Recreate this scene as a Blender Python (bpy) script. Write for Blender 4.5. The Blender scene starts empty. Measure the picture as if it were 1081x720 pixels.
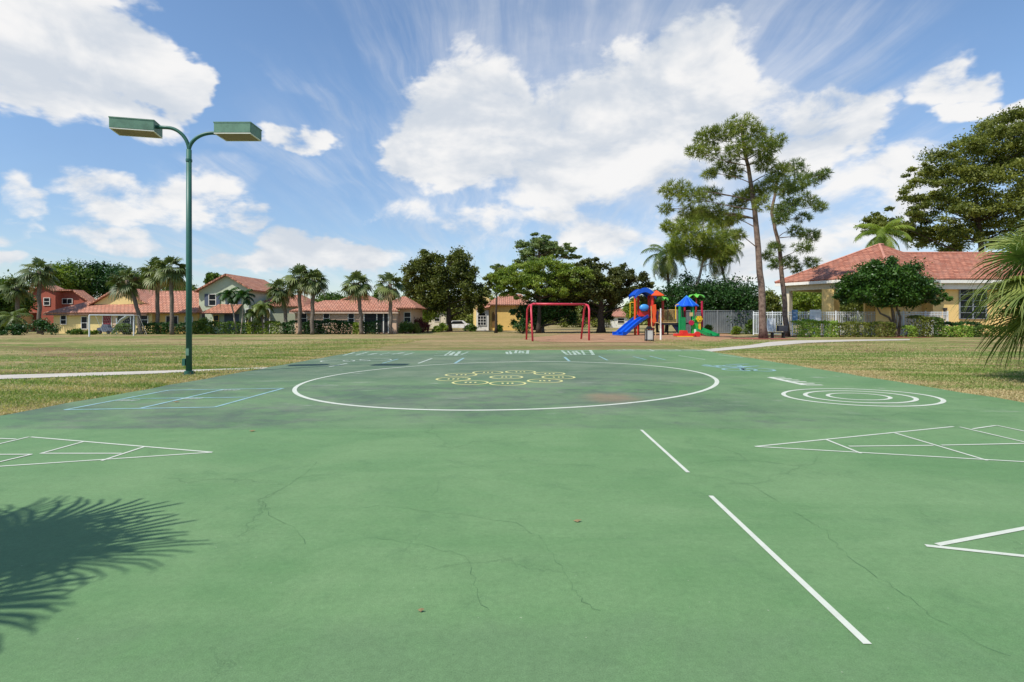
import bpy, bmesh, math, random
import numpy as np
from mathutils import Vector, Matrix
PI = math.pi
C = bpy.context.scene.collection
SC = bpy.context.scene

# ------------------------------------------------------------------ camera
F, YH, H = 580.0, 337.0, 1.6            # focal length in photo pixels, horizon row, eye height
cam = bpy.data.objects.new('camera', bpy.data.cameras.new('camera'))
C.objects.link(cam); SC.camera = cam
cam.location = (0, 0, H); cam.rotation_euler = (PI/2, 0, 0)
cam.data.sensor_width = 36; cam.data.lens = F/1081*36
cam.data.shift_y = -(360-YH)/1081
cam.data.clip_start = 0.05; cam.data.clip_end = 3000

# ------------------------------------------------------------------ light
SUN_EL = math.radians(55); SUN_AZ = math.atan2(-0.75, -0.66)
sd = bpy.data.lights.new('sun', 'SUN'); sd.energy = 5.0; sd.angle = math.radians(0.53); sd.color = (1, .955, .89)
sun = bpy.data.objects.new('sun', sd); C.objects.link(sun)
tosun = Vector((math.sin(SUN_AZ)*math.cos(SUN_EL), math.cos(SUN_AZ)*math.cos(SUN_EL), math.sin(SUN_EL)))
sun.rotation_euler = tosun.to_track_quat('Z', 'Y').to_euler(); sun.location = (-20, -20, 40)
vs = SC.view_settings
vs.view_transform = 'Standard'; vs.look = 'None'; vs.exposure = 0.0; vs.gamma = 1; vs.use_curve_mapping = False
SKY_STR = 0.100
CLOUD_V = 9.3
SC.cycles.max_bounces = 4; SC.cycles.diffuse_bounces = 3; SC.cycles.transparent_max_bounces = 6

# ------------------------------------------------------------------ node helper
class NT:
    def __init__(s, nt): s.nt = nt; s.N = nt.nodes; s.L = nt.links; s.N.clear()
    def n(s, t, **k):
        o = s.N.new(t)
        for a, b in k.items(): setattr(o, a, b)
        return o
    def put(s, sock, v):
        if v is None: return
        if isinstance(v, bpy.types.NodeSocket): s.L.new(v, sock)
        elif isinstance(v, (tuple, list)):
            if sock.type == 'RGBA' and len(v) == 3: v = (*v, 1)
            sock.default_value = v
        else: sock.default_value = v
    def m(s, op, a, b=None, c=None, clamp=False):
        o = s.n('ShaderNodeMath', operation=op, use_clamp=clamp)
        for i, v in enumerate((a, b, c)): s.put(o.inputs[i], v)
        return o.outputs[0]
    def mix(s, f, a, b, mode='MIX'):
        o = s.n('ShaderNodeMix', data_type='RGBA', blend_type=mode)
        s.put(o.inputs[0], f); s.put(o.inputs[6], a); s.put(o.inputs[7], b); return o.outputs[2]
    def noise(s, vec, scale, detail=4, rough=.55, dist=0, col=False):
        o = s.n('ShaderNodeTexNoise'); s.put(o.inputs['Vector'], vec)
        for k, v in (('Scale', scale), ('Detail', detail), ('Roughness', rough), ('Distortion', dist)): s.put(o.inputs[k], v)
        return o.outputs[1 if col else 0]
    def ramp(s, x, lo, hi, a=0., b=1., smooth=True):
        o = s.n('ShaderNodeMapRange', interpolation_type='SMOOTHSTEP' if smooth else 'LINEAR')
        for i, v in enumerate((x, lo, hi, a, b)): s.put(o.inputs[i], v)
        return o.outputs[0]
    def scale(s, vec, sc, rot=(0,0,0), loc=(0,0,0)):
        o = s.n('ShaderNodeMapping'); s.put(o.inputs[0], vec); s.put(o.inputs[1], loc); s.put(o.inputs[2], rot); s.put(o.inputs[3], sc); return o.outputs[0]

# ------------------------------------------------------------------ sky with clouds
w = bpy.data.worlds.new('World'); SC.world = w; w.use_nodes = True
w.cycles.sampling_method = 'MANUAL'; w.cycles.sample_map_resolution = 256
t = NT(w.node_tree)
sky = t.n('ShaderNodeTexSky', sky_type='NISHITA', sun_disc=False, sun_elevation=SUN_EL, sun_rotation=SUN_AZ,
          air_density=1.0, dust_density=.2, ozone_density=1.4)
D = t.n('ShaderNodeTexCoord').outputs['Generated']
sx = t.n('ShaderNodeSeparateXYZ'); t.put(sx.inputs[0], D)
az = t.m('ARCTAN2', sx.outputs[0], sx.outputs[1]); el = t.m('ARCSINE', sx.outputs[2]); el0 = el
wsep = t.n('ShaderNodeSeparateXYZ'); t.put(wsep.inputs[0], t.noise(t.scale(D, (1, 1, 1.6)), 9.0, 4, .6, 0, True))
az = t.m('ADD', az, t.m('MULTIPLY', t.m('SUBTRACT', wsep.outputs[0], .5), .16)); el = t.m('ADD', el, t.m('MULTIPLY', t.m('SUBTRACT', wsep.outputs[1], .5), .085))
def ae(px, py): return math.atan((px-540)/F), math.atan((YH-py)/math.hypot(F, px-540))
AE = t.n('ShaderNodeCombineXYZ'); t.put(AE.inputs[0], az); t.put(AE.inputs[1], el)
def blob(px, py, rx, ry, tilt=0):
    a, e = ae(px, py); k = math.cos(a); mp = t.n('ShaderNodeMapping', vector_type='TEXTURE'); t.put(mp.inputs[0], AE.outputs[0])
    mp.inputs[1].default_value = (a, e, 0); mp.inputs[2].default_value = (0, 0, math.radians(tilt)); mp.inputs[3].default_value = (rx/F*k*k, ry/F*k, 1)
    ln = t.n('ShaderNodeVectorMath', operation='LENGTH'); t.put(ln.inputs[0], mp.outputs[0]); return ln.outputs['Value']
def allmax(l):
    r = l[0]
    for x in l[1:]: r = t.m('MINIMUM', r, x)
    return t.m('SUBTRACT', 1, r)
BL = [(92, 64, 132, 74, -8), (165, 86, 62, 44), (30, 55, 90, 66), 
    (500, 132, 88, 70), (470, 165, 66, 38), (620, 150, 130, 76), (700, 100, 95, 64, 12), (800, 142, 115, 56), (880, 128, 72, 46)]
SM = [(150, 214, 105, 30), (125, 252, 95, 20, -4), (920, 205, 90, 46, 16), (870, 255, 110, 44), (540, 238, 125, 20), (640, 243, 110, 22), (5, 200, 40, 30), (4, 238, 38, 18), (10, 272, 44, 12), (1003, 90, 42, 22), (1015, 118, 26, 12), (309, 143, 30, 12), (303, 256, 36, 18), (325, 271, 95, 15), (255, 270, 56, 12),
    (210, 208, 66, 26), (262, 230, 36, 18), (740, 280, 70, 24), (1065, 120, 40, 16)]
cl_ = allmax([blob(*b) for b in BL[:3]]); cb = t.m('MAXIMUM', allmax([blob(*b) for b in BL[3:]]), cl_); cs_ = allmax([blob(*b) for b in SM])
cum = t.m('MAXIMUM', cb, cs_)
cumv = t.m('MAXIMUM', t.m('MINIMUM', t.m('MULTIPLY', cl_, 2.4), 1.0), t.m('MAXIMUM', t.m('MINIMUM', t.m('MULTIPLY', cb, 1.8), .66), t.m('MINIMUM', t.m('MULTIPLY', cs_, .9), .36)))
gen = t.m('MULTIPLY', t.ramp(el, .95, 1.3), .25)
dv = t.scale(D, (1, 1, 1.75))
n1 = t.noise(dv, 6.0, 8, .58, .25)
n1b = t.noise(t.scale(D, (1, 1, 1.75), (0,0,0), (.03, .02, -.075)), 6.0, 4, .58, .25)
n2 = t.noise(dv, 2.6, 5, .55)
dens = t.m('ADD', cumv, t.m('MULTIPLY', t.m('SUBTRACT', n1, .5), 3.0))
dens = t.m('ADD', dens, t.m('MULTIPLY', t.m('SUBTRACT', n2, .5), .8))
cmask = t.m('MULTIPLY', t.ramp(dens, -.06, .42), t.ramp(cum, -.75, .06))
# cirrus streaks on a flat high layer
zz = t.m('ADD', sx.outputs[2], .12)
pv = t.n('ShaderNodeCombineXYZ'); t.put(pv.inputs[0], t.m('DIVIDE', sx.outputs[0], zz)); t.put(pv.inputs[1], t.m('DIVIDE', sx.outputs[1], zz))
P_ = pv.outputs[0]
warp = t.noise(P_, 1.1, 3, .5, 0, True)
pw = t.n('ShaderNodeVectorMath', operation='MULTIPLY_ADD'); t.put(pw.inputs[0], warp); pw.inputs[1].default_value = (.28, .28, 0); t.put(pw.inputs[2], P_)
c1 = t.noise(t.scale(pw.outputs[0], (5.5, .55, 1), (0, 0, math.radians(-24))), 1.3, 6, .6)
c2 = t.noise(t.scale(P_, (1, 1, 1)), 1.2, 3, .5)
cir_m = allmax([blob(*b) for b in [(560, 30, 190, 100, -25), (450, 60, 150, 60, -40), (700, 60, 200, 100), (860, 70, 120, 110, 30), (370, 187, 130, 16, -13), (360, 120, 90, 14, -30),
    (600, 170, 300, 130), (900, 220, 170, 90), (220, 180, 60, 20), (300, 275, 240, 40), (620, 270, 300, 50)]])
cir = t.m('MULTIPLY', t.ramp(t.m('ADD', c1, t.m('MULTIPLY', c2, .35)), .52, .90), t.ramp(cir_m, -.25, .5))
cir = t.m('MULTIPLY', cir, .42)
veil = t.m('MULTIPLY', t.ramp(allmax([blob(*b) for b in [(680, 150, 330, 190), (870, 260, 200, 110)]]), 0, .7), t.ramp(n2, .35, .65, .12, .5))
alpha = t.m('SUBTRACT', 1, t.m('MULTIPLY', t.m('SUBTRACT', 1, cmask), t.m('MULTIPLY', t.m('SUBTRACT', 1, cir), t.m('SUBTRACT', 1, veil))))
shade = t.ramp(t.m('ADD', t.m('MULTIPLY', t.m('SUBTRACT', n1, n1b), 2.2), t.m('MULTIPLY', t.m('SUBTRACT', n2, .5), -.9)), -.40, .36)
ccol = t.mix(shade, (.70*CLOUD_V, .755*CLOUD_V, .83*CLOUD_V), (1.02*CLOUD_V, 1.01*CLOUD_V, 1.0*CLOUD_V))
above = t.ramp(sx.outputs[2], -.01, .01)
skyc = t.mix(1., sky.outputs[0], t.mix(t.ramp(el, .02, .42), (1.16, 1.20, 1.31), (1.45, 1.60, 1.70)), 'MULTIPLY')
col = t.mix(t.m('MULTIPLY', t.m('MULTIPLY', alpha, above), .97), skyc, ccol)
bg = t.n('ShaderNodeBackground'); t.put(bg.inputs[0], col); bg.inputs[1].default_value = SKY_STR
t.L.new(bg.outputs[0], t.n('ShaderNodeOutputWorld').inputs[0])

# ------------------------------------------------------------------ placing helpers: photo pixel + distance -> metres
def X(px, d): return (px-540)/F*d
def Z(py, d): return H+(YH-py)/F*d
def DY(py): return F*H/(py-YH)
def G(px, py): d = DY(py); return ((px-540)/F*d, d)
def P3(px, py, d): return Vector((X(px, d), d, Z(py, d)))

# ------------------------------------------------------------------ materials
def lin(r, g, b):
    f = lambda c: c/12.92 if c <= .04045 else ((c+.055)/1.055)**2.4
    return (f(r/255), f(g/255), f(b/255))
MATS = {}
def mat(name, col, rough=.6, var=.12, vscale=3., bump=0., metal=0., spec=.4, vcol=None, detail=5):
    if name in MATS: return MATS[name]
    m = bpy.data.materials.new(name); m.use_nodes = True; t = NT(m.node_tree)
    b = t.n('ShaderNodeBsdfPrincipled'); tc = t.n('ShaderNodeTexCoord').outputs['Object']
    nz = t.noise(tc, vscale, detail, .6)
    c2 = vcol or tuple(max(0, c*(1-3*var)) for c in col)
    t.put(b.inputs['Base Color'], t.mix(t.ramp(nz, .35, .75), col, c2 if vcol else tuple(c*(1-var*2) for c in col)))
    b.inputs['Roughness'].default_value = rough; b.inputs['Metallic'].default_value = metal
    b.inputs['Specular IOR Level'].default_value = spec
    if bump:
        bp = t.n('ShaderNodeBump'); bp.inputs['Strength'].default_value = bump; bp.inputs['Distance'].default_value = .02
        t.put(bp.inputs['Height'], t.noise(tc, vscale*8, 4, .6)); t.L.new(bp.outputs[0], b.inputs['Normal'])
    t.L.new(b.outputs[0], t.n('ShaderNodeOutputMaterial').inputs[0]); MATS[name] = m; return m

def leafmat(name, a, b_, dry=None, trans=.3, rough=.5):
    m = bpy.data.materials.new(name); m.use_nodes = True; t = NT(m.node_tree)
    at = t.n('ShaderNodeAttribute', attribute_name='tone').outputs['Fac']
    col = t.mix(t.ramp(at, 0, .9, smooth=False), a, b_)
    if dry: col = t.mix(t.ramp(at, .93, .97), col, dry)
    p = t.n('ShaderNodeBsdfPrincipled'); t.put(p.inputs['Base Color'], col); p.inputs['Roughness'].default_value = rough
    p.inputs['Specular IOR Level'].default_value = .35
    tr = t.n('ShaderNodeBsdfTranslucent'); t.put(tr.inputs[0], t.mix(1., col, (1.0, 1.15, .55), 'MULTIPLY'))
    mx = t.n('ShaderNodeMixShader'); mx.inputs[0].default_value = trans
    t.L.new(p.outputs[0], mx.inputs[1]); t.L.new(tr.outputs[0], mx.inputs[2])
    t.L.new(mx.outputs[0], t.n('ShaderNodeOutputMaterial').inputs[0]); return m

# ------------------------------------------------------------------ object helpers
def link(o, parent=None):
    C.objects.link(o)
    if parent is not None: o.parent = parent
    return o
def tag(o, label=None, cat=None, group=None, kind=None):
    if label: o['label'] = label
    if cat: o['category'] = cat
    if group: o['group'] = group
    if kind: o['kind'] = kind
    return o
def thing(name, label, cat, loc=(0,0,0), group=None, rz=0):
    o = bpy.data.objects.new(name, None); C.objects.link(o); o.location = loc; o.rotation_euler = (0, 0, rz)
    o.empty_display_size = .2
    return tag(o, label, cat, group)
def arr_mesh(name, V, faces, m, tone=None, smooth=False):
    """V (n,3) array, faces (k,s) array with s = 3 or 4"""
    V = np.asarray(V, np.float32); Fc = np.asarray(faces, np.int32); k, s = Fc.shape
    me = bpy.data.meshes.new(name)
    me.vertices.add(len(V)); me.vertices.foreach_set('co', V.ravel())
    me.loops.add(k*s); me.loops.foreach_set('vertex_index', Fc.ravel())
    me.polygons.add(k); me.polygons.foreach_set('loop_start', np.arange(0, k*s, s, dtype=np.int32))
    if smooth: me.polygons.foreach_set('use_smooth', np.ones(k, dtype=bool))
    me.update(calc_edges=True)
    if tone is not None:
        a = me.attributes.new('tone', 'FLOAT', 'FACE'); a.data.foreach_set('value', np.asarray(tone, np.float32))
    me.materials.append(m); return me
class MB:
    """collects shapes; build() links them as one mesh object (coordinates local to parent origin)"""
    def __init__(s): s.v = []; s.f = []
    def add(s, v, f):
        o = len(s.v); s.v += [tuple(q) for q in v]; s.f += [tuple(i+o for i in q) for q in f]; return s
    def box(s, x0, x1, y0, y1, z0, z1):
        return s.add([(x0,y0,z0),(x1,y0,z0),(x1,y1,z0),(x0,y1,z0),(x0,y0,z1),(x1,y0,z1),(x1,y1,z1),(x0,y1,z1)],
                     [(0,3,2,1),(4,5,6,7),(0,1,5,4),(1,2,6,5),(2,3,7,6),(3,0,4,7)])
    def obox(s, c, u, hw, hd, z0, z1):
        """box centred on (x,y)=c, direction u, half width along u, half depth"""
        ux, uy = u; vx, vy = -uy, ux
        q = [(c[0]+a*hw*ux+b*hd*vx, c[1]+a*hw*uy+b*hd*vy) for a, b in ((-1,-1),(1,-1),(1,1),(-1,1))]
        return s.add([(x,y,z0) for x,y in q]+[(x,y,z1) for x,y in q], [(0,3,2,1),(4,5,6,7),(0,1,5,4),(1,2,6,5),(2,3,7,6),(3,0,4,7)])
    def tube(s, pts, r, n=8, cap=True):
        pts = [Vector(p) for p in pts]
        if not hasattr(r, '__len__'): r = [r]*len(pts)
        rings = []; ref = None
        for i, p in enumerate(pts):
            d = (pts[min(i+1, len(pts)-1)]-pts[max(i-1, 0)]).normalized()
            if ref is None: ref = d.orthogonal().normalized()
            ref = (ref-d*ref.dot(d)).normalized(); b = d.cross(ref)
            rings.append([p+(ref*math.cos(2*PI*k/n)+b*math.sin(2*PI*k/n))*r[i] for k in range(n)])
        f = []
        for i in range(len(rings)-1):
            for k in range(n): f.append((i*n+k, i*n+(k+1)%n, (i+1)*n+(k+1)%n, (i+1)*n+k))
        if cap: f.append(tuple(range(n-1, -1, -1))); f.append(tuple(range((len(rings)-1)*n, len(rings)*n)))
        return s.add([q for rg in rings for q in rg], f)
    def prism(s, poly, y0, y1):
        """outline in x,z extruded from y0 to y1"""
        n = len(poly)
        return s.add([(x,y0,z) for x,z in poly]+[(x,y1,z) for x,z in poly],
                     [tuple(range(n)), tuple(range(2*n-1, n-1, -1))]+[(i, i+n, (i+1)%n+n, (i+1)%n) for i in range(n)])
    def slab(s, poly, th):
        """3-D polygon thickened along its normal (downwards for a roof)"""
        p = [Vector(q) for q in poly]; nrm = (p[1]-p[0]).cross(p[2]-p[0]).normalized()
        if nrm.z < 0: nrm = -nrm
        q = [a-nrm*th for a in p]; n = len(p)
        return s.add(p+q, [tuple(range(n)), tuple(range(2*n-1, n-1, -1))]+[(i, i+n, (i+1)%n+n, (i+1)%n) for i in range(n)])
    def build(s, name, m, parent=None, smooth=False, bevel=0):
        me = bpy.data.meshes.new(name); me.from_pydata(s.v, [], s.f); me.materials.append(m)
        bm = bmesh.new(); bm.from_mesh(me); bmesh.ops.recalc_face_normals(bm, faces=bm.faces)
        if bevel: bmesh.ops.bevel(bm, geom=bm.edges[:], offset=bevel, segments=1, affect='EDGES')
        bm.to_mesh(me); bm.free()
        if smooth:
            for p in me.polygons: p.use_smooth = True
        o = bpy.data.objects.new(name, me)
        if parent is not None:
            for v in me.vertices: v.co -= parent.location
        return link(o, parent)
def sheet(name, pts, z, m, parent=None, kind=None):
    me = bpy.data.meshes.new(name); me.from_pydata([(p[0], p[1], z) for p in pts], [], [tuple(range(len(pts)))])
    me.materials.append(m)
    if me.polygons[0].normal.z < 0: me.flip_normals()
    o = bpy.data.objects.new(name, me); link(o, parent)
    if kind: o['kind'] = kind
    return o

# ================================================================== GROUND
def ground_mat():
    m = bpy.data.materials.new('lawn'); m.use_nodes = True; t = NT(m.node_tree)
    tc = t.n('ShaderNodeTexCoord').outputs['Object']
    s = t.n('ShaderNodeSeparateXYZ'); t.put(s.inputs[0], tc)
    big = t.noise(t.scale(tc, (.05, .26, 1), loc=(3.1, 1.7, 0)), 1.0, 5, .6, .4)
    mid = t.noise(t.scale(tc, (.55, 1.0, 1)), 1.0, 6, .65, .3)
    fin = t.noise(tc, 16, 5, .75)
    fin2 = t.noise(tc, 95, 3, .8)
    g = lin(100, 122, 54); d = lin(168, 148, 106); br = lin(128, 104, 76)
    # dryness: far playing field is drier; right lawn and the left strip greener
    far = t.ramp(s.outputs[1], 20, 45, .22, .42)
    dry = t.m('ADD', t.m('ADD', t.m('MULTIPLY', t.m('SUBTRACT', big, .5), 2.4), t.m('MULTIPLY', t.m('SUBTRACT', mid, .5), 1.1)), far)
    dry = t.m('ADD', dry, t.m('MULTIPLY', t.m('SUBTRACT', fin, .5), .9))
    tex = t.noise(t.scale(tc, (1.2, 3.2, 1)), 1.6, 6, .75)
    dry = t.m('ADD', dry, t.m('MULTIPLY', t.m('SUBTRACT', tex, .5), 1.5))
    c = t.mix(t.ramp(dry, .0, .62), g, d)
    bare = t.m('ADD', t.noise(t.scale(tc, (.13, .33, 1), loc=(9, 4, 0)), 1.0, 5, .6), t.m('MULTIPLY', t.m('SUBTRACT', fin, .5), .35))
    c = t.mix(t.ramp(bare, .50, .64, 0, .8), c, br)
    # worn rim beside the court
    ax = t.m('ABSOLUTE', t.m('SUBTRACT', s.outputs[0], .8))
    rim = t.m('MULTIPLY', t.ramp(t.m('ADD', ax, t.m('MULTIPLY', t.m('SUBTRACT', mid, .5), 2.6)), 9.5, 11.6, 1, 0), t.ramp(s.outputs[1], 27, 31, 1, .45))
    c = t.mix(t.m('MULTIPLY', rim, .75), c, lin(150, 124, 92))
    v = t.m('MULTIPLY', t.ramp(t.m('ADD', t.m('MULTIPLY', fin, .5), t.m('MULTIPLY', fin2, .5)), .3, .7, .62, 1.3, False), t.ramp(tex, .3, .7, .78, 1.18, False))
    vm = t.n('ShaderNodeVectorMath', operation='SCALE'); t.put(vm.inputs[0], c); t.put(vm.inputs['Scale'], v)
    p = t.n('ShaderNodeBsdfPrincipled'); t.put(p.inputs['Base Color'], vm.outputs[0]); p.inputs['Roughness'].default_value = .95; p.inputs['Specular IOR Level'].default_value = .1
    b = t.n('ShaderNodeBump'); b.inputs['Strength'].default_value = .8; b.inputs['Distance'].default_value = .05
    t.put(b.inputs['Height'], t.m('ADD', fin, t.m('MULTIPLY', fin2, .6))); t.L.new(b.outputs[0], p.inputs['Normal'])
    t.L.new(p.outputs[0], t.n('ShaderNodeOutputMaterial').inputs[0]); return m
def court_mat():
    m = bpy.data.materials.new('court_paint'); m.use_nodes = True; t = NT(m.node_tree)
    tc = t.n('ShaderNodeTexCoord').outputs['Object']
    s = t.n('ShaderNodeSeparateXYZ'); t.put(s.inputs[0], tc); x, y = s.outputs[0], s.outputs[1]
    a = t.noise(t.scale(tc, (.45, .6, 1)), 1.0, 8, .66, .6)
    b = t.noise(tc, 2.2, 8, .68, .5); f = t.noise(tc, 130, 3, .8); k = t.noise(t.scale(tc, (.16, .4, 1), loc=(2.3, .4, 0)), 1.0, 8, .68, .5)
    stroke = t.noise(t.scale(tc, (.5, 5.5, 1)), 1.0, 4, .6, .2)
    c = t.mix(t.ramp(t.m('ADD', t.m('MULTIPLY', a, .82), t.m('MULTIPLY', stroke, .18)), .3, .7), lin(97, 138, 92), lin(115, 150, 108))
    c = t.mix(t.ramp(b, .52, .75, 0, .5), c, lin(86, 122, 86))
    # old grey-blue worn coat over the middle of the court
    gy = t.m('MULTIPLY', t.ramp(y, 7.9, 8.15), t.ramp(y, 24.5, 27.5, 1, .35))
    gy = t.m('MULTIPLY', gy, t.ramp(t.m('ADD', x, t.m('MULTIPLY', t.m('SUBTRACT', k, .5), 9)), 3.2, 7.5, 1, .10))
    gn = t.m('MAXIMUM', t.ramp(y, 11.5, 16, .0, .62), t.ramp(t.m('ADD', t.m('MULTIPLY', k, .75), t.m('MULTIPLY', b, .35)), .47, .64, .2, .78))
    c = t.mix(t.m('MULTIPLY', gy, gn), c, t.mix(t.ramp(a, .4, .65), lin(84, 100, 92), lin(112, 122, 114)))
    chalk = t.m('MULTIPLY', t.ramp(t.m('ADD', t.m('MULTIPLY', t.noise(t.scale(tc, (.6, 1.9, 1), loc=(5.2, 1, 0)), 1., 9, .72, .5), 1.), 0), .58, .70, 0, .7), t.ramp(y, 8.5, 10.5))
    c = t.mix(chalk, c, lin(166, 172, 168))
    # near dusty band
    nb = t.m('MULTIPLY', t.ramp(t.m('ADD', y, t.m('MULTIPLY', t.m('SUBTRACT', b, .5), .8)), 2.75, 3.05, 1, 0), t.ramp(a, .35, .6, .05, .5))
    c = t.mix(nb, c, lin(92, 122, 92))
    # tan dust spot
    vd = t.n('ShaderNodeVectorMath', operation='DISTANCE'); t.put(vd.inputs[0], t.scale(tc, (1, .8, 1))); vd.inputs[1].default_value = (2.0, 11.2*.8, 0)
    c = t.mix(t.m('MULTIPLY', t.ramp(t.m('ADD', vd.outputs['Value'], t.m('MULTIPLY', b, 1.)), .7, 1.3, .6, 0), 1.), c, lin(146, 120, 104))
    # cracks: hairline network, fading in and out
    vo = t.n('ShaderNodeTexVoronoi', feature='DISTANCE_TO_EDGE'); wv = t.n('ShaderNodeVectorMath', operation='MULTIPLY_ADD')
    t.put(wv.inputs[0], t.noise(tc, 1.3, 6, .6, 0, True)); wv.inputs[1].default_value = (1.1, 1.1, 0); t.put(wv.inputs[2], tc)
    t.put(vo.inputs['Vector'], wv.outputs[0]); vo.inputs['Scale'].default_value = .42
    cr = t.m('MULTIPLY', t.ramp(vo.outputs[0], .0015, .008, 1, 0), t.ramp(t.noise(tc, .5, 3, .6), .44, .62))
    c = t.mix(t.m('MULTIPLY', cr, .22), c, lin(56, 86, 60))
    halo = t.m('MULTIPLY', t.ramp(vo.outputs[0], .0, .10, 1, 0), t.ramp(t.noise(tc, .5, 3, .6), .44, .62))
    c = t.mix(t.m('MULTIPLY', halo, .10), c, lin(68, 102, 70))
    spk = t.ramp(t.noise(tc, 38, 2, .5), .73, .77)
    c = t.mix(t.m('MULTIPLY', spk, .35), c, lin(56, 80, 60))
    spw = t.ramp(t.noise(t.scale(tc, (1, 1, 1), loc=(7, 3, 0)), 31, 2, .5), .765, .78)
    c = t.mix(t.m('MULTIPLY', spw, .5), c, lin(190, 196, 180))
    c = t.mix(1., c, (.91, .85, .77), 'MULTIPLY')
    vm = t.n('ShaderNodeVectorMath', operation='SCALE'); t.put(vm.inputs[0], c); t.put(vm.inputs['Scale'], t.m('MULTIPLY', t.ramp(f, .25, .75, .72, 1.28, False), t.m('MULTIPLY', t.ramp(t.noise(tc, 26, 4, .7), .3, .7, .90, 1.10, False), t.ramp(t.noise(tc, 5.5, 5, .75, .6), .35, .7, 1.04, .94, False))))
    p = t.n('ShaderNodeBsdfPrincipled'); t.put(p.inputs['Base Color'], vm.outputs[0])
    t.put(p.inputs['Roughness'], t.ramp(a, .3, .7, .62, .8)); p.inputs['Specular IOR Level'].default_value = .22
    bp = t.n('ShaderNodeBump'); bp.inputs['Strength'].default_value = .35; bp.inputs['Distance'].default_value = .006
    t.put(bp.inputs['Height'], t.m('SUBTRACT', f, t.m('MULTIPLY', cr, 1.5))); t.L.new(bp.outputs[0], p.inputs['Normal'])
    t.L.new(p.outputs[0], t.n('ShaderNodeOutputMaterial').inputs[0]); return m
LAWN = ground_mat(); COURT = court_mat()
sheet('ground', [(-900, -500), (900, -500), (900, 1500), (-900, 1500)], -.03, LAWN, kind='structure')
# court slab stands a little above the lawn
def court_edge(side, y):
    j = .035*math.sin(y*2.3+side)+.03*math.sin(y*5.1)
    return (-8.95+y*.047+j) if side < 0 else (9.85+j)
ys = [(-9+i*.7) for i in range(53)]
outl = [(court_edge(-1, y), y) for y in ys]+[(court_edge(-1, 27.9), 27.9), (-2, 28.4), (4, 28.7), (9.85, 28.9)]+[(court_edge(1, y), y) for y in ys[::-1]]
mb = MB(); n = len(outl)
mb.add([(x, y, 0) for x, y in outl]+[(x, y, -.06) for x, y in outl], [tuple(range(n))]+[(i, i+n, (i+1) % n+n, (i+1) % n) for i in range(n)])
court = mb.build('play_court', COURT); court['kind'] = 'structure'
SOIL = mat('dark_soil', lin(92, 72, 52), .95, .25, 3, .8)
for sd_, a_, b_ in ((-1, .02, .11), (1, .0, .07)):
    q = [(court_edge(sd_, y)+sd_*a_*-1, y) for y in ys]; q2 = [(court_edge(sd_, y)+sd_*(b_+.03*math.sin(y*3.7)), y) for y in ys]
    mb = MB(); n = len(q)
    mb.add([(x, y, -.022) for x, y in q]+[(x, y, -.022) for x, y in q2], [(i, i+1, n+i+1, n+i) for i in range(n-1)]); o_ = mb.build('soil_edge', SOIL); o_['kind'] = 'structure'
    if o_.data.polygons[0].normal.z < 0: o_.data.flip_normals()
CONC = mat('concrete_path', lin(188, 180, 166), .9, .1, 1.2, .3)
def gpoly(l): return [G(*p) for p in l]
sheet('path', gpoly([(-160, 398.2), (0, 395.4), (200, 390.0), (292, 387.0), (296, 387.9), (200, 392.2), (150, 394.4), (0, 399.6), (-160, 404)]), -.012, CONC, kind='structure')
sheet('path', gpoly([(738, 369.0), (790, 364.2), (812, 360.8), (838, 359.2), (905, 358.2), (960, 357.8), (960, 358.9), (905, 359.8), (852, 361.6), (800, 366.3), (760, 369.9), (742, 371.8)]), -.012, CONC, kind='structure')
sheet('path', gpoly([(950, 354.6), (1150, 354.2), (1150, 355.2), (950, 355.4)]), -.014, CONC, kind='structure')
def mulch_mat(name, a, b):
    m = bpy.data.materials.new(name); m.use_nodes = True; t = NT(m.node_tree)
    tc = t.n('ShaderNodeTexCoord').outputs['Object']
    nz = t.noise(tc, 5, 7, .75, .4); n2 = t.noise(tc, .5, 4, .6)
    c = t.mix(t.ramp(nz, .3, .7), a, b); c = t.mix(t.ramp(n2, .45, .7, 0, .5), c, lin(186, 150, 108))
    p = t.n('ShaderNodeBsdfPrincipled'); t.put(p.inputs['Base Color'], c); p.inputs['Roughness'].default_value = .95
    bp = t.n('ShaderNodeBump'); bp.inputs['Distance'].default_value = .05; t.put(bp.inputs['Height'], nz); t.L.new(bp.outputs[0], p.inputs['Normal'])
    t.L.new(p.outputs[0], t.n('ShaderNodeOutputMaterial').inputs[0]); return m
MUL = mulch_mat('playground_mulch', lin(134, 98, 72), lin(172, 130, 94)); RED = mulch_mat('red_mulch', lin(120, 62, 48), lin(158, 88, 66))
rnd = random.Random(5)
def wob(pts, a=.25):
    out = []
    for i in range(len(pts)):
        p, q = pts[i], pts[(i+1) % len(pts)]
        for k in range(8):
            f = k/8; out.append((p[0]+(q[0]-p[0])*f+rnd.uniform(-a, a), p[1]+(q[1]-p[1])*f+rnd.uniform(-a, a)))
    return out
sheet('mulch_bed', wob(gpoly([(548, 357), (572, 360.5), (640, 361.2), (700, 361), (760, 360), (778, 356), (768, 352.3), (700, 351.3), (600, 352.5)])), -.018, MUL, kind='structure')
def ring(cx, cy, r, nm='mulch_ring'):
    sheet(nm, [(cx+r*(1+.12*math.sin(3*a+cx))*math.cos(a), cy+r*.9*math.sin(a)) for a in np.linspace(0, 2*PI, 30)[:-1]], -.010, RED, kind='structure')

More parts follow.
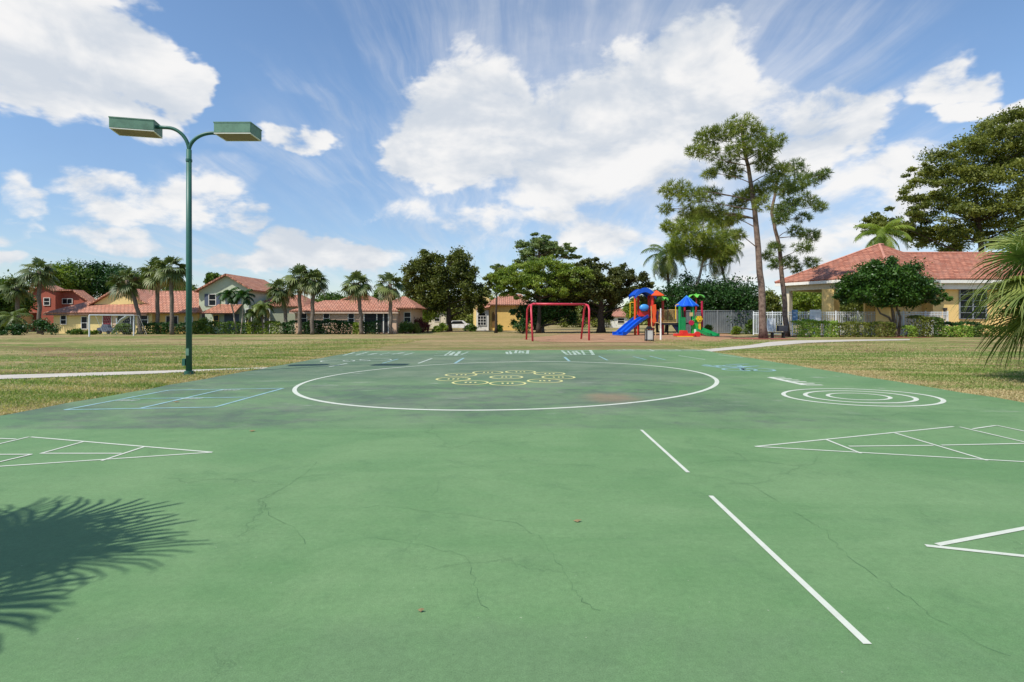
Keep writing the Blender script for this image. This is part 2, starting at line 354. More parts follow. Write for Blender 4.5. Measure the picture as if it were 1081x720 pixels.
# ------------------------------------------------------------------ court markings (children of the court)
def paintmat(name, col, wear):
    m = bpy.data.materials.new(name); m.use_nodes = True; t = NT(m.node_tree); tc = t.n('ShaderNodeTexCoord').outputs['Object']
    under = lin(96, 132, 96); f = t.noise(tc, 42, 5, .75); g = t.noise(tc, 2.6, 4, .6); h = t.noise(tc, 9, 5, .7)
    c = t.mix(t.ramp(h, .35, .75, 0, .3), col, tuple(q*.62 for q in col))
    lo = .70-.20*wear
    k = t.ramp(t.m('ADD', f, t.m('MULTIPLY', t.m('SUBTRACT', g, .5), .55)), lo, lo+.07, 0, .9)
    k = t.m('MAXIMUM', k, t.ramp(g, .3, .75, wear*.25, wear*.75))
    p = t.n('ShaderNodeBsdfPrincipled'); t.put(p.inputs['Base Color'], t.mix(k, c, under)); p.inputs['Roughness'].default_value = .7
    t.L.new(p.outputs[0], t.n('ShaderNodeOutputMaterial').inputs[0]); return m
WHT = paintmat('white_line_paint', lin(206, 208, 192), .22); DIM = paintmat('worn_white_paint', lin(206, 212, 200), .5); BLU = paintmat('pale_blue_paint', lin(150, 184, 194), .7); DIM2 = paintmat('faint_white_paint', lin(200, 208, 196), .95); YEL = paintmat('pale_yellow_paint', lin(218, 210, 138), .3)
class Paint:
    lv = 0
    def __init__(s): s.mb = MB()
    def seg(s, a, b, w, z=.004):
        s.k = getattr(s, 'k', 0)+1; z += .00025*(s.k % 12)
        a = Vector(a); b = Vector(b); d = (b-a)
        if d.length < 1e-6: return s
        d.normalize(); n = Vector((-d.y, d.x))*w/2
        s.mb.add([(*(a+n), z), (*(a-n), z), (*(b-n), z), (*(b+n), z)], [(0, 1, 2, 3)]); return s
    def pseg(s, a, b, w): return s.seg(G(*a), G(*b), w)
    def circ(s, c, r, w, shear=0, n=96, ry=None, a0=0, a1=2*PI):
        ry = ry or r; f = []; v = []
        for i in range(n+1):
            a = a0+(a1-a0)*i/n
            for k in (-.5, .5):
                x = c[0]+(r+k*w)*math.cos(a); y = c[1]+(ry+k*w)*math.sin(a)
                if shear:
                    px, py = 540+F*x/y, YH+F*H/y; py -= shear*(px-c[2]); x, y = G(px, py)
                v.append((x, y, .004))
            if i: j = 2*i; f.append((j-2, j-1, j+1, j))
        s.mb.add(v, f); return s
    def done(s, name, m, label=None, dz=0):
        s.mb.v = [(x, y, z+dz) for x, y, z in s.mb.v]
        o = s.mb.build(name, m, court)
        if o.data.polygons[0].normal.z < 0: o.data.flip_normals()
        if label: o['label'] = label
        return o
Paint().circ((-.15, 15.1, 532), 5.42, .10, .0185, 160).done('painted_circle', WHT, 'large white circle in the middle of the court')
for i, (px, py) in enumerate([(486.3,395.8),(514.5,393.3),(549,392.7),(579.5,394.5),(589,398.3),(574.7,402.2),(535.4,404.8),(496,404),(478,400.3),(534,398.2)]):
    c = G(px, py); p = Paint().circ(c, .44, .06, n=40)
    for k in range(3):
        a = rnd.uniform(-.5, .5); x = c[0]-.12+.12*k; p.seg((x, c[1]-.10), (x+.05*a, c[1]+.12), .05)
    p.done('painted_ring', YEL, 'small yellow ring of the flower in the big circle', dz=.0006*(i % 3))
p = Paint()
for a, b in [((68,432.8),(178,412)), ((178,412),(298.6,410)), ((298.6,410),(226,430)), ((226,430),(68,432.8)), ((148.6,431),(236,411)), ((139,421),(261,419.5))]: p.pseg(a, b, .075)
p.done('painted_square', BLU, 'pale blue four square grid left of the circle')
p = Paint()
for px, py in [(133, 423), (201, 421), (241, 412)]:
    c = G(px, py)
    for k in range(4): p.seg((c[0]-.16+.1*k, c[1]-.08), (c[0]-.1+.1*k, c[1]+.1), .04)
p.done('painted_number', DIM, dz=.001)
p = Paint()
for a, b in [((223.6,477.7),(32,461.5)), ((223.6,477.7),(-120,500.5)), ((152,471.8),(106.6,486.7)), ((88.8,466.2),(42.5,479)), ((42.2,478.9),(127.7,478.9)), ((30,461.5),(-40,478)),
             ((16,463.8),(-60,461)), ((33,480),(-60,480.3)), ((33,480),(-60,502))]: p.pseg(a, b, .036)
p.done('painted_triangle_grid', WHT, 'white triangle grid at the left edge of the court')
p = Paint()
for a, b in [((796.7,471.6),(1006.2,450.5)), ((796.7,471.6),(1200,494.5)), ((872,464.4),(908.7,478.9)), ((944.3,457.4),(1041.8,486.4)), ((895.6,471.4),(984.7,470.5)), ((993,470.3),(1150,467)),
             ((1012.6,451),(1150,483)), ((1026.5,453),(1051.6,449.4)), ((1051.6,449.4),(1150,470))]: p.pseg(a, b, .036)
p.done('painted_triangle_grid', WHT, 'white triangle grid at the right edge of the court')
p = Paint(); p.pseg((976.6,576.3),(1160,596), .045); p.pseg((989,575.5),(1160,543), .045); p.done('painted_triangle_grid', WHT, 'white pointed lines nearest the right edge of the photo')
Paint().pseg((749.8,523.7),(915.4,680.5), .042).done('painted_line', WHT, 'long white line running towards the camera')
Paint().pseg((676.5,454),(726,499), .040).done('painted_line', WHT, 'short white line beyond the long one')
c = G(905.5, 418.6)
for r, w_ in ((1.39, .085), (.97, .085), (.55, .075)): Paint().circ((c[0], c[1], 905.5), r, w_, .020, 90).done('painted_target_ring', WHT, dz=.0005)
p = Paint(); a, b = G(812, 398.4), G(849.5, 406.6); p.seg(a, b, .18)
for k in range(6):
    f = k/5; q = (a[0]+(b[0]-a[0])*f, a[1]+(b[1]-a[1])*f); p.seg(q, (q[0]+.42, q[1]), .13)
p.done('painted_comb', WHT, 'white comb shaped marking beside the target rings')
p = Paint(); c = G(800, 390.4); p.circ(c, .46, .10, n=30, ry=.5); c = G(780, 390.2); p.circ(c, .5, .10, n=30, ry=.45); c = G(771, 387.0); p.circ(c, .45, .09, n=30, ry=.4)
for k in range(9):
    a = (741+k*5.2+rnd.uniform(-1, 1), 385+.5*k*rnd.uniform(.5, 1)); p.pseg(a, (a[0]+rnd.uniform(3, 9), a[1]+rnd.uniform(-.6, 1)), .15)
for a, b in [((765,385),(790,384.5)),((771,388),(800,386.5)),((780,386),(784,391)),((741,386),(760,388))]: p.pseg(a, b, .16)
p.done('painted_squiggle', BLU, 'pale blue looped marking right of the circle', dz=.001)
p = Paint()
for a, b in [((595.5,377),(600.5,381.4)), ((489,378),(479.7,383.7))]: p.pseg(a, b, .10)
p.done('painted_tick', BLU, dz=.001)
for a, b in [((631.7,376),(641,380.5)), ((667.8,376.4),(682,380)), ((685,376),(702,380)), ((716,375.5),(744,379.7)), ((455.6,378.5),(441,383.7)), ((420,379),(403,383.7)), ((366,383.7),(347,387.4)), ((758,374.6),(784,377.6))]:
    Paint().pseg(a, b, .07).done('painted_tick', BLU if a[0] in (685, 420, 667.8, 631.7) else DIM, dz=.001)
p = Paint(); p.circ(G(356, 381.2), .62, .06, n=40, ry=.55); p.circ(G(396, 379.8), .60, .06, n=40, ry=.55); p.circ(G(376, 380.8), .5, .05, n=40, ry=.4); p.done('painted_ring', DIM, 'worn white rings at the far left corner', dz=.001)
for (x0, x1, y0, y1, nn, sk) in [(372, 436, 371.5, 375.5, 6, 10), (462, 497, 370.6, 376, 7, 5), (535, 556, 369.9, 374.4, 6, 0), (594, 622, 369.6, 375.2, 7, -4), (642, 735, 368.9, 370.9, 14, -5)]:
    p = Paint()
    for k in range(nn):
        f = k/(nn-1); xb = x0+(x1-x0)*f
        if rnd.random() < .85: p.pseg((xb-sk, y1-rnd.uniform(0, 1.4)), (xb+sk*.2+rnd.uniform(-2, 2), y0+rnd.uniform(0, 1.6)), rnd.uniform(.08, .16))
    for f in (.1, .5, .9): p.pseg((x0-sk*(1-f), y1+(y0-y1)*f), (x1-sk*(1-f), y1+(y0-y1)*f), .14)
    p.done('painted_hopscotch', DIM2, dz=.0015)
# traced cracks
CRK = mat('crack_shadow', lin(84, 118, 80), .9, .1, 4)
for line in ([(368,538),(400,534),(440,538),(500,545),(545,553),(568,566),(584,585),(590,598),(606,622),(615,636),(640,645)],
             [(393,567),(430,572),(470,582),(490,587),(500,610),(508,635),(516,650)],
             [(837,541),(853,549),(870,560),(885,578),(910,600),(935,615),(960,632),(990,655),(1030,678),(1081,702)],
             [(722,500),(760,505),(795,514),(837,541)], [(335,487),(318,503),(290,520),(279,528),(282,545),(316,560),(320,580)]):
    p = Paint(); prev = None
    for (a, b) in zip(line[:-1], line[1:]):
        for k in range(4):
            f = k/4; q = Vector(G(a[0]+(b[0]-a[0])*f, a[1]+(b[1]-a[1])*f))+Vector((rnd.uniform(-.02, .02), rnd.uniform(-.025, .025)))
            if prev is not None: p.seg(prev, q, rnd.uniform(.001, .0035), .0025)
            prev = q
    p.done('crack', CRK)

# ================================================================== VEGETATION
BARK = mat('grey_bark', lin(112, 98, 84), .95, .25, 6, .9); PBARK = mat('pine_bark', lin(132, 112, 98), .95, .3, 5, 1., vcol=lin(84, 66, 56)); PALMB = mat('palm_bark', lin(124, 112, 98), .95, .25, 9, .9)
DBARK = mat('dark_bark', lin(72, 60, 50), .95, .25, 6, .9)
L_DARK = leafmat('dark_green_leaves', lin(56, 84, 30), lin(108, 130, 52), trans=.32)
L_OLIVE = leafmat('olive_leaves', lin(78, 90, 34), lin(140, 144, 64), trans=.36)
L_LIME = leafmat('bright_green_leaves', lin(88, 114, 36), lin(150, 164, 66), trans=.38)
L_DEEP = leafmat('deep_green_leaves', lin(26, 56, 20), lin(60, 96, 36), trans=.2)
L_PINE = leafmat('pine_needles', lin(82, 102, 40), lin(154, 160, 76), trans=.38, rough=.6)
L_PINED = leafmat('dark_pine_needles', lin(74, 98, 46), lin(136, 148, 76), trans=.36, rough=.6)
L_PALM = leafmat('palm_leaves', lin(56, 76, 36), lin(118, 128, 72), lin(158, 138, 94), trans=.2, rough=.5)
L_COCO = leafmat('coconut_leaves', lin(60, 82, 40), lin(122, 134, 66), lin(170, 156, 92), trans=.25, rough=.4)
L_RED = leafmat('copper_leaves', lin(70, 26, 28), lin(120, 56, 48), trans=.2)
L_FAN = leafmat('fan_palm_leaves', lin(76, 100, 48), lin(148, 156, 84), lin(178, 162, 104), trans=.28, rough=.38)

def leaves(cent, size, R, aspect=.6, flat=.0, n2=None):
    """one folded quad per centre -> verts, faces"""
    n = len(cent); a = R.normal(size=(n, 3)); a[:, 2] *= (1-flat); a /= np.linalg.norm(a, axis=1, keepdims=True)+1e-9
    b = R.normal(size=(n, 3)); b -= (b*a).sum(1, keepdims=True)*a; b /= np.linalg.norm(b, axis=1, keepdims=True)+1e-9
    s = size*R.uniform(.6, 1.3, size=(n, 1)); a = a*s; b = b*s*aspect
    V = np.stack([cent-a, cent-b*.9, cent+a, cent+b*.9], 1).reshape(-1, 3)
    Fq = np.arange(4*n).reshape(n, 4); return V, Fq
def crown_mesh(name, clumps, size, per, R, m, org, aspect=.6, squash=.8, vol=.45):
    size *= .82; per *= 1.0
    Cs = []; T = []
    for (c, r) in clumps:
        k = max(8, int(per*R.uniform(.75, 1.2)))
        d = R.normal(size=(k, 3)); d /= np.linalg.norm(d, axis=1, keepdims=True)
        rr = r*R.uniform(0, 1, size=(k, 1))**(vol+.1) * (1.12+.34*R.normal(size=(k, 1)))
        q = d*rr; q[:, 2] *= squash; Cs.append(q+np.array(c)-np.array(org)); T.append(np.clip(R.uniform(.15, .75)+R.normal(size=k)*.2, 0, 1))
    Cs = np.concatenate(Cs); T = np.concatenate(T)
    V, Fq = leaves(Cs, size, R, aspect); return arr_mesh(name, V, Fq, m, T)
def needle_mesh(name, clumps, R, m, org, tufts=88, nn=14, ln=.36, wd=.036):
    Vs = []; T = []
    for (c, r) in clumps:
        k = max(10, int(tufts*R.uniform(.8, 1.2)*min(1.6, (r/1.1)**2+.2))); d = R.normal(size=(k, 3)); d /= np.linalg.norm(d, axis=1, keepdims=True)
        q = d*(r*R.uniform(.1, 1.05, size=(k, 1))**.6); q[:, 2] *= .62; q += np.array(c)-np.array(org)
        bias = d*.9+np.array([0, 0, .15])
        tt = np.clip(R.uniform(.2, .7)+R.normal(size=k)*.22, 0, 1)
        for j in range(nn):
            u = bias+R.normal(size=(k, 3))*.75; u /= np.linalg.norm(u, axis=1, keepdims=True)
            s_ = R.normal(size=(k, 3)); s_ -= (s_*u).sum(1, keepdims=True)*u; s_ /= np.linalg.norm(s_, axis=1, keepdims=True)
            l = ln*R.uniform(.7, 1.25, size=(k, 1)); Vs.append(np.stack([q-s_*wd/2, q+s_*wd/2, q+u*l+s_*wd*.25, q+u*l-s_*wd*.25], 1).reshape(-1, 3)); T.append(tt)
    V = np.concatenate(Vs); return arr_mesh(name, V, np.arange(len(V)).reshape(-1, 4), m, np.concatenate(T))
def bez(a, b, c, n): return [a*(1-t_)**2+b*2*t_*(1-t_)+c*t_*t_ for t_ in [i/n for i in range(n+1)]]
def trunk_mb(path, r0, r1, clumps, R, limb=.5, low=.35, every=1, rise=.25):
    mb = MB(); n = len(path)
    sm = []
    for i in range(n-1):
        for k in range(4): sm.append(path[i].lerp(path[i+1], k/4))
    sm.append(path[-1]); L = len(sm)
    rad = [r0*(1.35 if i == 0 else 1)*(1-i/(L-1))+r1*i/(L-1) for i in range(L)]
    sm = [p+Vector((R.uniform(-1, 1), R.uniform(-1, 1), 0))*rad[i]*(.18 if 0 < i < L-1 else 0) for i, p in enumerate(sm)]
    mb.tube(sm, rad, 10)
    for i, (c, r) in enumerate(clumps):
        if i % every: continue
        c = Vector(c); dist = (Vector((c.x, c.y, 0))-Vector((sm[-1].x, sm[-1].y, 0))).length
        cand = [(abs((sm[j].z+dist*rise+.25)-c.z)+R.uniform(0, .8), j) for j in range(int(L*low), L)]
        j = min(cand)[1]; a = sm[j]; mid = a.lerp(c, .5)+Vector((R.uniform(-.3, .3), R.uniform(-.3, .3), R.uniform(-.2, .5)))
        rb = min(rad[j]*.8, limb*rad[j]*.6+r*.025)
        pts = bez(a, mid, c, 7); mb.tube(pts, [rb*(1-.82*k/7) for k in range(8)], 5)
        for q in range(3):
            e = c+Vector((R.uniform(-1, 1), R.uniform(-1, 1), R.uniform(-.4, .7)))*r*.75; s_ = pts[5]
            mb.tube([s_, s_.lerp(e, .55)+Vector((0, 0, .1)), e], [rb*.35, rb*.22, rb*.08], 4)
    return mb
def tree(name, label, cat, base, path, r0, clumps, leafm, size=.2, per=170, seed=1, group=None, bark=None, needles=False, limb=.5, low=.35, every=1, aspect=.6, squash=.8, vol=.45, rise=.25, **kw):
    R = np.random.default_rng(seed); o = thing(name, label, cat, (base[0], base[1], -.03), group); org = o.location
    trunk_mb(path, r0, kw.pop('r1', r0*.3), clumps, R, limb, low, every, rise).build('trunk', bark or BARK, o, smooth=True)
    me = needle_mesh('crown', clumps, R, leafm, org, **kw) if needles else crown_mesh('crown', clumps, size, per, R, leafm, org, aspect, squash, vol)
    link(bpy.data.objects.new('crown', me), o); return o
def ell(cx, cy, rx, ry, d, n, R, cr=.30, rd=None, hollow=.25, ztop=True):
    """clumps in an ellipsoid given by photo pixels at distance d"""
    n = int(n*1.7); cr = cr*.82
    c = P3(cx, cy, d); ax = rx/F*d; az_ = ry/F*d; ay = rd or ax; out = []
    for i in range(n):
        v = R.normal(size=3); v /= np.linalg.norm(v); v *= (hollow+(1-hollow)*R.uniform()**.5)*.86
        r = cr*(ax*az_)**.5*R.uniform(.8, 1.5); out.append(((c.x+v[0]*ax, c.y+v[1]*ay, c.z+v[2]*az_), r))
    return out
def broad(name, label, cat, px, basey, d, ells, leafm, n=50, seed=1, r0=.28, cr=.30, lean=0, topy=None, **kw):
    R = np.random.default_rng(seed+100); cl = []
    tot = sum(e[2]*e[3] for e in ells)
    for e in ells: cl += ell(e[0], e[1], e[2], e[3], d+(e[4] if len(e) > 4 else 0), max(4, int(n*e[2]*e[3]/tot)), R, cr)
    b = Vector((X(px, d), d, -.05)); ty = topy or min(e[1] for e in ells)
    cxm = sum(e[0]*e[2] for e in ells)/sum(e[2] for e in ells)
    t1 = P3(px*.4+cxm*.6, ty, d); mid = b.lerp(t1, .45)+Vector((lean, 0, 0)); mid.x = b.x*.75+t1.x*.25+lean
    kw.setdefault('every', max(1, len(cl)//42)); return tree(name, label, cat, (b.x, b.y), [b, mid, t1], r0, cl, leafm, seed=seed, **kw)

# ---- palms
def strip(pts, wid, side, V, Fq, T, tone):
    o = len(V)
    for p, w_ in zip(pts, wid): V.append(p-side*w_/2); V.append(p+side*w_/2)
    for i in range(len(pts)-1): Fq.append((o+2*i, o+2*i+1, o+2*i+3, o+2*i+2)); T.append(tone)
def fan_palm(name, label, px, d, cz, R_, r, nf, nseg, seed, group, trunk_r=.17, base=None, lean=.0, segw=.035, cat='palm tree', lowest=-60, leafm=None, xy=None, boots=True, dead=.10):
    R = np.random.default_rng(seed); b = Vector(xy if xy else (X(px, d), d)).to_3d(); b.z = -.05
    o = thing(name, label, cat, (b.x, b.y, -.03), group); org = Vector(o.location)
    top = Vector((b.x+lean, b.y, cz))
    mb = MB(); pts = [b.lerp(top, k/12)+Vector((.04*math.sin(k*1.7+seed), .04*math.cos(k*1.3), 0)) for k in range(13)]
    pts = [p+Vector((lean*(-.25)*math.sin(PI*k/12), 0, 0)) for k, p in enumerate(pts)]
    mb.tube(pts, [trunk_r*(1.25 if k == 0 else 1)*(1+.06*(k % 2)) for k in range(13)], 10); mb.build('trunk', PALMB, o, smooth=True)
    V = []; Fq = []; T = []; pet = MB()
    for i in range(nf):
        az_ = i*2.399963+R.uniform(-.3, .3); u = (i+.5)/nf
        elv = math.radians(82-(82-lowest)*u**.85+R.uniform(-8, 8))
        d0 = Vector((math.cos(az_)*math.cos(elv), math.sin(az_)*math.cos(elv), math.sin(elv)))
        L = r*R.uniform(.46, .60); st = top+Vector((0, 0, R.uniform(-.25, .1)*R_))
        end = st+d0*L+Vector((0, 0, -.10*L)); pet.tube([st, st+d0*L*.5, end], [.022, .018, .012], 4)
        ax = (d0+Vector((0, 0, -.25))).normalized(); side = ax.cross(Vector((0, 0, 1)))
        if side.length < .1: side = Vector((1, 0, 0))
        side.normalize(); up = side.cross(ax).normalized(); tw = R.uniform(-.7, .7)
        side2 = side*math.cos(tw)+up*math.sin(tw); up2 = up*math.cos(tw)-side*math.sin(tw)
        FR = r*R.uniform(.52, .66); tb = float(np.clip(R.uniform(.1, .85), 0, 1)); isdead = u > .80 and R.uniform() < dead*6
        for k in range(nseg):
            f = (k+.5)/nseg*2-1; a = f*math.radians(118)
            dd = (ax*math.cos(a)+side2*math.sin(a)+up2*(.22*abs(f)-.04)).normalized()
            st2 = end+ax*(.18*FR*(1-abs(f)))-ax*.02
            ln_ = FR*(1-.33*abs(f)**1.5)*R.uniform(.9, 1.08); dr = R.uniform(.25, .62)*ln_
            if isdead: dr *= 1.6
            q = [st2, st2+dd*ln_*.38-Vector((0, 0, dr*.05)), st2+dd*ln_*.68-Vector((0, 0, dr*.25)), st2+dd*ln_*.88-Vector((0, 0, dr*.62)), st2+dd*ln_*.97-Vector((0, 0, dr*1.0))]
            sd_ = dd.cross(up2).normalized()
            tn = .98 if isdead else min(.9, max(0, tb+R.uniform(-.2, .2)))
            strip([p-org for p in q], [segw*.6, segw*1.15, segw, segw*.6, segw*.15], sd_, V, Fq, T, tn)
    me = arr_mesh('fronds', np.array([tuple(v) for v in V]), np.array(Fq), leafm or L_PALM, T); link(bpy.data.objects.new('fronds', me), o)
    pet.build('petioles', mat('palm_petiole', lin(120, 130, 70), .6), o); return o
def feather_palm(name, label, base, path, r, nf, nl, seed, cat='palm tree', group=None, tr=.14, leafw=.05, leaflen=.55, lowest=-55, leafm=None, bark=None, up=80):
    R = np.random.default_rng(seed); o = thing(name, label, cat, (base[0], base[1], -.03), group); org = Vector(o.location)
    mb = MB(); pts = []
    for i in range(len(path)-1): pts += [path[i].lerp(path[i+1], k/5) for k in range(5)]
    pts.append(path[-1]); mb.tube(pts, [tr*(1.4-.6*k/(len(pts)-1)) for k in range(len(pts))], 8); mb.build('trunk', bark or PALMB, o, smooth=True)
    top = path[-1]; V = []; Fq = []; T = []; ra = MB()
    for i in range(nf):
        az_ = i*2.399963+R.uniform(-.25, .25); u = (i+.5)/nf; elv = math.radians(up-(up-lowest)*u+R.uniform(-7, 7))
        h = Vector((math.cos(az_), math.sin(az_), 0)); L = r*R.uniform(.85, 1.1); P = [top.copy()]; e = elv; n = 10
        for k in range(n):
            P.append(P[-1]+(h*math.cos(e)+Vector((0, 0, math.sin(e))))*L/n); e -= (1.25+.5*math.cos(elv))/n*1.15
        ra.tube(P, [.03*(1-.85*k/n) for k in range(n+1)], 4); tb = R.uniform(.1, .8); deadf = u > .88 and R.uniform() < .5
        for k in range(nl):
            f = .12+.86*k/nl; q = f*n; j = min(int(q), n-1); p = P[j].lerp(P[j+1], q-j); ax = (P[j+1]-P[j]).normalized()
            side = ax.cross(Vector((0, 0, 1))); side = side.normalized() if side.length > .05 else Vector((-h.y, h.x, 0))
            for sg in (-1, 1):
                ln_ = leaflen*math.sin(PI*(.12+.86*f*.93))**.6*R.uniform(.85, 1.1)
                dd = (side*sg+ax*.55+Vector((0, 0, -.15))).normalized(); dr = Vector((0, 0, -ln_*R.uniform(.35, .65)))
                strip([p-org, p+dd*ln_*.5+dr*.22-org, p+dd*ln_*.95+dr-org], [leafw, leafw*.9, leafw*.2], ax, V, Fq, T, .98 if deadf else min(.9, max(0, tb+R.uniform(-.15, .15))))
    me = arr_mesh('fronds', np.array([tuple(v) for v in V]), np.array(Fq), leafm or L_COCO, T); link(bpy.data.objects.new('fronds', me), o)
    ra.build('rachises', mat('palm_petiole', lin(120, 130, 70), .6), o); return o

# ---- hedges and shrubs
def hedge(name, label, cat, x0, x1, d, h, depth, leafm, seed, size=.09, dens=260, group=None, lump=.15, stem=True, zb=0.):
    R = np.random.default_rng(seed); cx = (x0+x1)/2; w_ = (x1-x0)/2
    o = thing(name, label, cat, (cx, d, -.03), group)
    area = 2*w_*h+2*w_*depth+depth*h*2; n = int(area*dens)
    p = np.zeros((n, 3)); k = R.uniform(size=n)
    p[:, 0] = R.uniform(-w_, w_, n); p[:, 1] = np.where(k < .5, -depth/2, R.uniform(-depth/2, depth/2, n)); p[:, 2] = np.where(k < .5, R.uniform(zb, h, n), h)
    e = k > .9; p[e, 0] = np.sign(R.uniform(-1, 1, e.sum()))*w_; p[e, 2] = R.uniform(zb, h, e.sum()); p[e, 1] = R.uniform(-depth/2, depth/2, e.sum())
    bump = lump*(np.sin(p[:, 0]*3.1+seed)+np.sin(p[:, 0]*7.3+seed*2)*.6+np.sin(p[:, 2]*5+p[:, 0]*2)*.5)
    fz = p[:, 2]/h; p[:, 2] += bump*.6*fz*.8; p[:, 1] += -bump*.5*(k < .5)+R.normal(size=n)*.06; p += R.normal(size=(n, 3))*.05
    p[:, 2] = np.abs(p[:, 2])
    V, Fq = leaves(p, size, R, .6)
    link(bpy.data.objects.new('foliage', arr_mesh('foliage', V, Fq, leafm, np.clip(R.uniform(.1, .9, n)*.6+.2*np.sin(p[:, 0]*4+1)+.15, 0, .9))), o)
    mb = MB(); k = max(2, int(w_*2/.7))
    for i in range(k):
        x = cx-w_+2*w_*(i+.5)/k; MB().tube([(x, d, -.05), (x+R.uniform(-.15, .15), d+R.uniform(-.1, .1), h*.8)], [.035, .02], 5).build('stem', DBARK, o)
    return o
def hcore(o, x0, x1, d, h, depth): pass
def bush(name, label, cat, px, py_top, rx, d, leafm, seed, group=None, size=.12, n=16, per=150, z0=.0, ry=None):
    R = np.random.default_rng(seed); h = Z(py_top, d); w_ = rx/F*d; o = thing(name, label, cat, (X(px, d), d, -.03), group); cl = []
    for i in range(n):
        a = R.uniform(0, 2*PI); q = R.uniform()**.5; z = R.uniform(.12, .85)*h; k = math.sqrt(max(.1, 1-(z/h)**2))
        cl.append(((X(px, d)+math.cos(a)*q*w_*k*.85, d+math.sin(a)*q*w_*k*.6, z), .30*(h*w_)**.5*R.uniform(.8, 1.2)))
    me = crown_mesh('foliage', cl, size, per, R, leafm, o.location); link(bpy.data.objects.new('foliage', me), o)
    mb = MB()
    for i in range(5):
        c = Vector(cl[i][0]); mb.tube([(X(px, d), d, -.05), Vector((X(px, d), d, 0)).lerp(c, .5), c], [.04, .03, .012], 5)
    mb.build('stem', DBARK, o); return o

# -- right: pines
def zc(cx, cy): return 660+cx/2.88, 110+cy/2.88
def pine_cl(l, d, R, sp=2.6):
    out = []
    for cx, cy, r in l:
        px, py = zc(cx, cy); dd = d+R.uniform(-sp, sp); p = P3(px, py, dd); out.append((tuple(p), r/2.88/F*d*1.0))
    return out
d = 46.0; R = np.random.default_rng(11)
p1 = [(350,65,44),(300,85,42),(245,105,42),(210,145,26),(400,90,38),(462,110,26),(425,135,40),(355,135,44),(300,180,38),(255,212,22),(420,178,36),(255,150,30),(330,205,30),
      (150,262,42),(205,285,42),(255,272,34),(122,318,24),(265,325,38),(300,350,30),(190,325,28),(340,305,28),(345,395,18),(335,345,24),
      (470,205,36),(440,245,36),(395,270,38),(420,300,30),(360,280,28)]
tp = [P3(805.5, 357, d), P3(803, 300, d), P3(799, 250, d), P3(795, 212, d), P3(789, 175, d), P3(784, 150, d), P3(782, 132, d)]; tp[0].z = -.06
tree('pine_tree', 'tallest pine tree, its straight pinkish trunk rising from red mulch left of the black bench', 'pine tree', tp[0][:2], tp, .30, pine_cl(p1, d, R), L_PINE, seed=12, group='tall pines by the playground', bark=PBARK, needles=True, low=.3, r1=.07, limb=.3, rise=.12)
d = 52.0
p2 = [(520,190,32),(520,240,38),(560,228,34),(602,212,20),(590,312,20),(545,290,36),(490,260,34),(480,325,30),(540,345,22),(500,300,26),
      (560,398,30),(515,385,22),(540,435,26),(563,480,22),(500,480,26),(455,435,22),(455,485,22),(520,500,16),(430,460,16),(470,350,22)]
tp = [P3(830, 353.5, d), P3(827, 310, d), P3(822, 260, d), P3(814, 225, d), P3(820, 190, d), P3(834, 172, d)]; tp[0].z = -.06
tree('pine_tree', 'shorter thinner pine tree with a darker leaning trunk, standing between the bench and the clubhouse', 'pine tree', tp[0][:2], tp, .25, pine_cl(p2, d, R), L_PINED, seed=13, group='tall pines by the playground', bark=PBARK, needles=True, low=.25, r1=.06, limb=.3, rise=.1)
# leaning light-green tree over the play tower
d = 66.0
p3 = [(190,360,36),(235,350,36),(280,365,34),(165,395,36),(215,400,40),(265,405,38),(310,400,26),(150,430,30),(195,440,34),(240,450,32),(290,445,34),(320,440,24),(130,370,22),(300,470,26),(150,460,22),(225,330,26)]
tp = [P3(722, 345, d), P3(728, 322, d), P3(737, 295, d), P3(743, 270, d), P3(742, 248, d)]; tp[0].z = -.06
tree('leaning_tree', 'pale trunked leaning tree with light green drooping needles behind the play structure', 'tree', tp[0][:2], tp, .26, pine_cl(p3, d, R), leafmat('casuarina_needles', lin(100, 120, 44), lin(170, 176, 80), trans=.42), seed=14, bark=mat('pale_bark', lin(170, 156, 138), .9, .15, 5), needles=True, low=.4, ln=.5, wd=.045, tufts=84)
ring(*G(803, 357.2), 2.6); ring(*G(830, 354.6), 2.2)
d = 72.0
tp = [P3(703, 345, d), P3(706, 310, d), P3(703, 270, d)]; tp[0].z = -.06
feather_palm('coconut_palm', 'coconut palm with drooping fronds rising behind the dark hedge left of the leaning tree', tp[0][:2], tp, 3.7, 24, 26, 21, group='coconut palms', leaflen=.95, leafw=.10, tr=.18)
tp = [P3(772, 345, d), P3(768, 310, d), P3(757, 262, d)]; tp[0].z = -.06
feather_palm('coconut_palm', 'coconut palm with long hanging fronds half hidden behind the pine and the leaning tree', tp[0][:2], tp, 4.2, 24, 26, 22, group='coconut palms', leaflen=.95, leafw=.10, tr=.17)
d = 75.0
tp = [P3(925, 345, d), P3(928, 300, d), P3(932, 248, d)]; tp[0].z = -.06
feather_palm('coconut_palm', 'coconut palm whose crown shows above the clubhouse roof peak', tp[0][:2], tp, 4.6, 26, 28, 23, group='coconut palms', leaflen=1.0, leafw=.11, tr=.2, leafm=L_LIME)
# dark sea grape mass behind the grey fence
for i, (px, py, rx, ry, dd) in enumerate([(728, 318, 34, 28, 66), (768, 320, 36, 28, 64), (693, 325, 18, 18, 70)]):
    broad('shrub_tree', ['dark rounded shrub tree behind the blue roofed play tower', 'dark rounded shrub tree behind the grey fence by the pine trunk', 'small dark shrub tree behind the play bridge'][i], 'shrub', px, 350, dd,
          [(px, py, rx, ry)], L_DEEP, n=46, seed=30+i, r0=.2, cr=.34, size=.17, per=230, group='dark shrubs behind the grey fence')
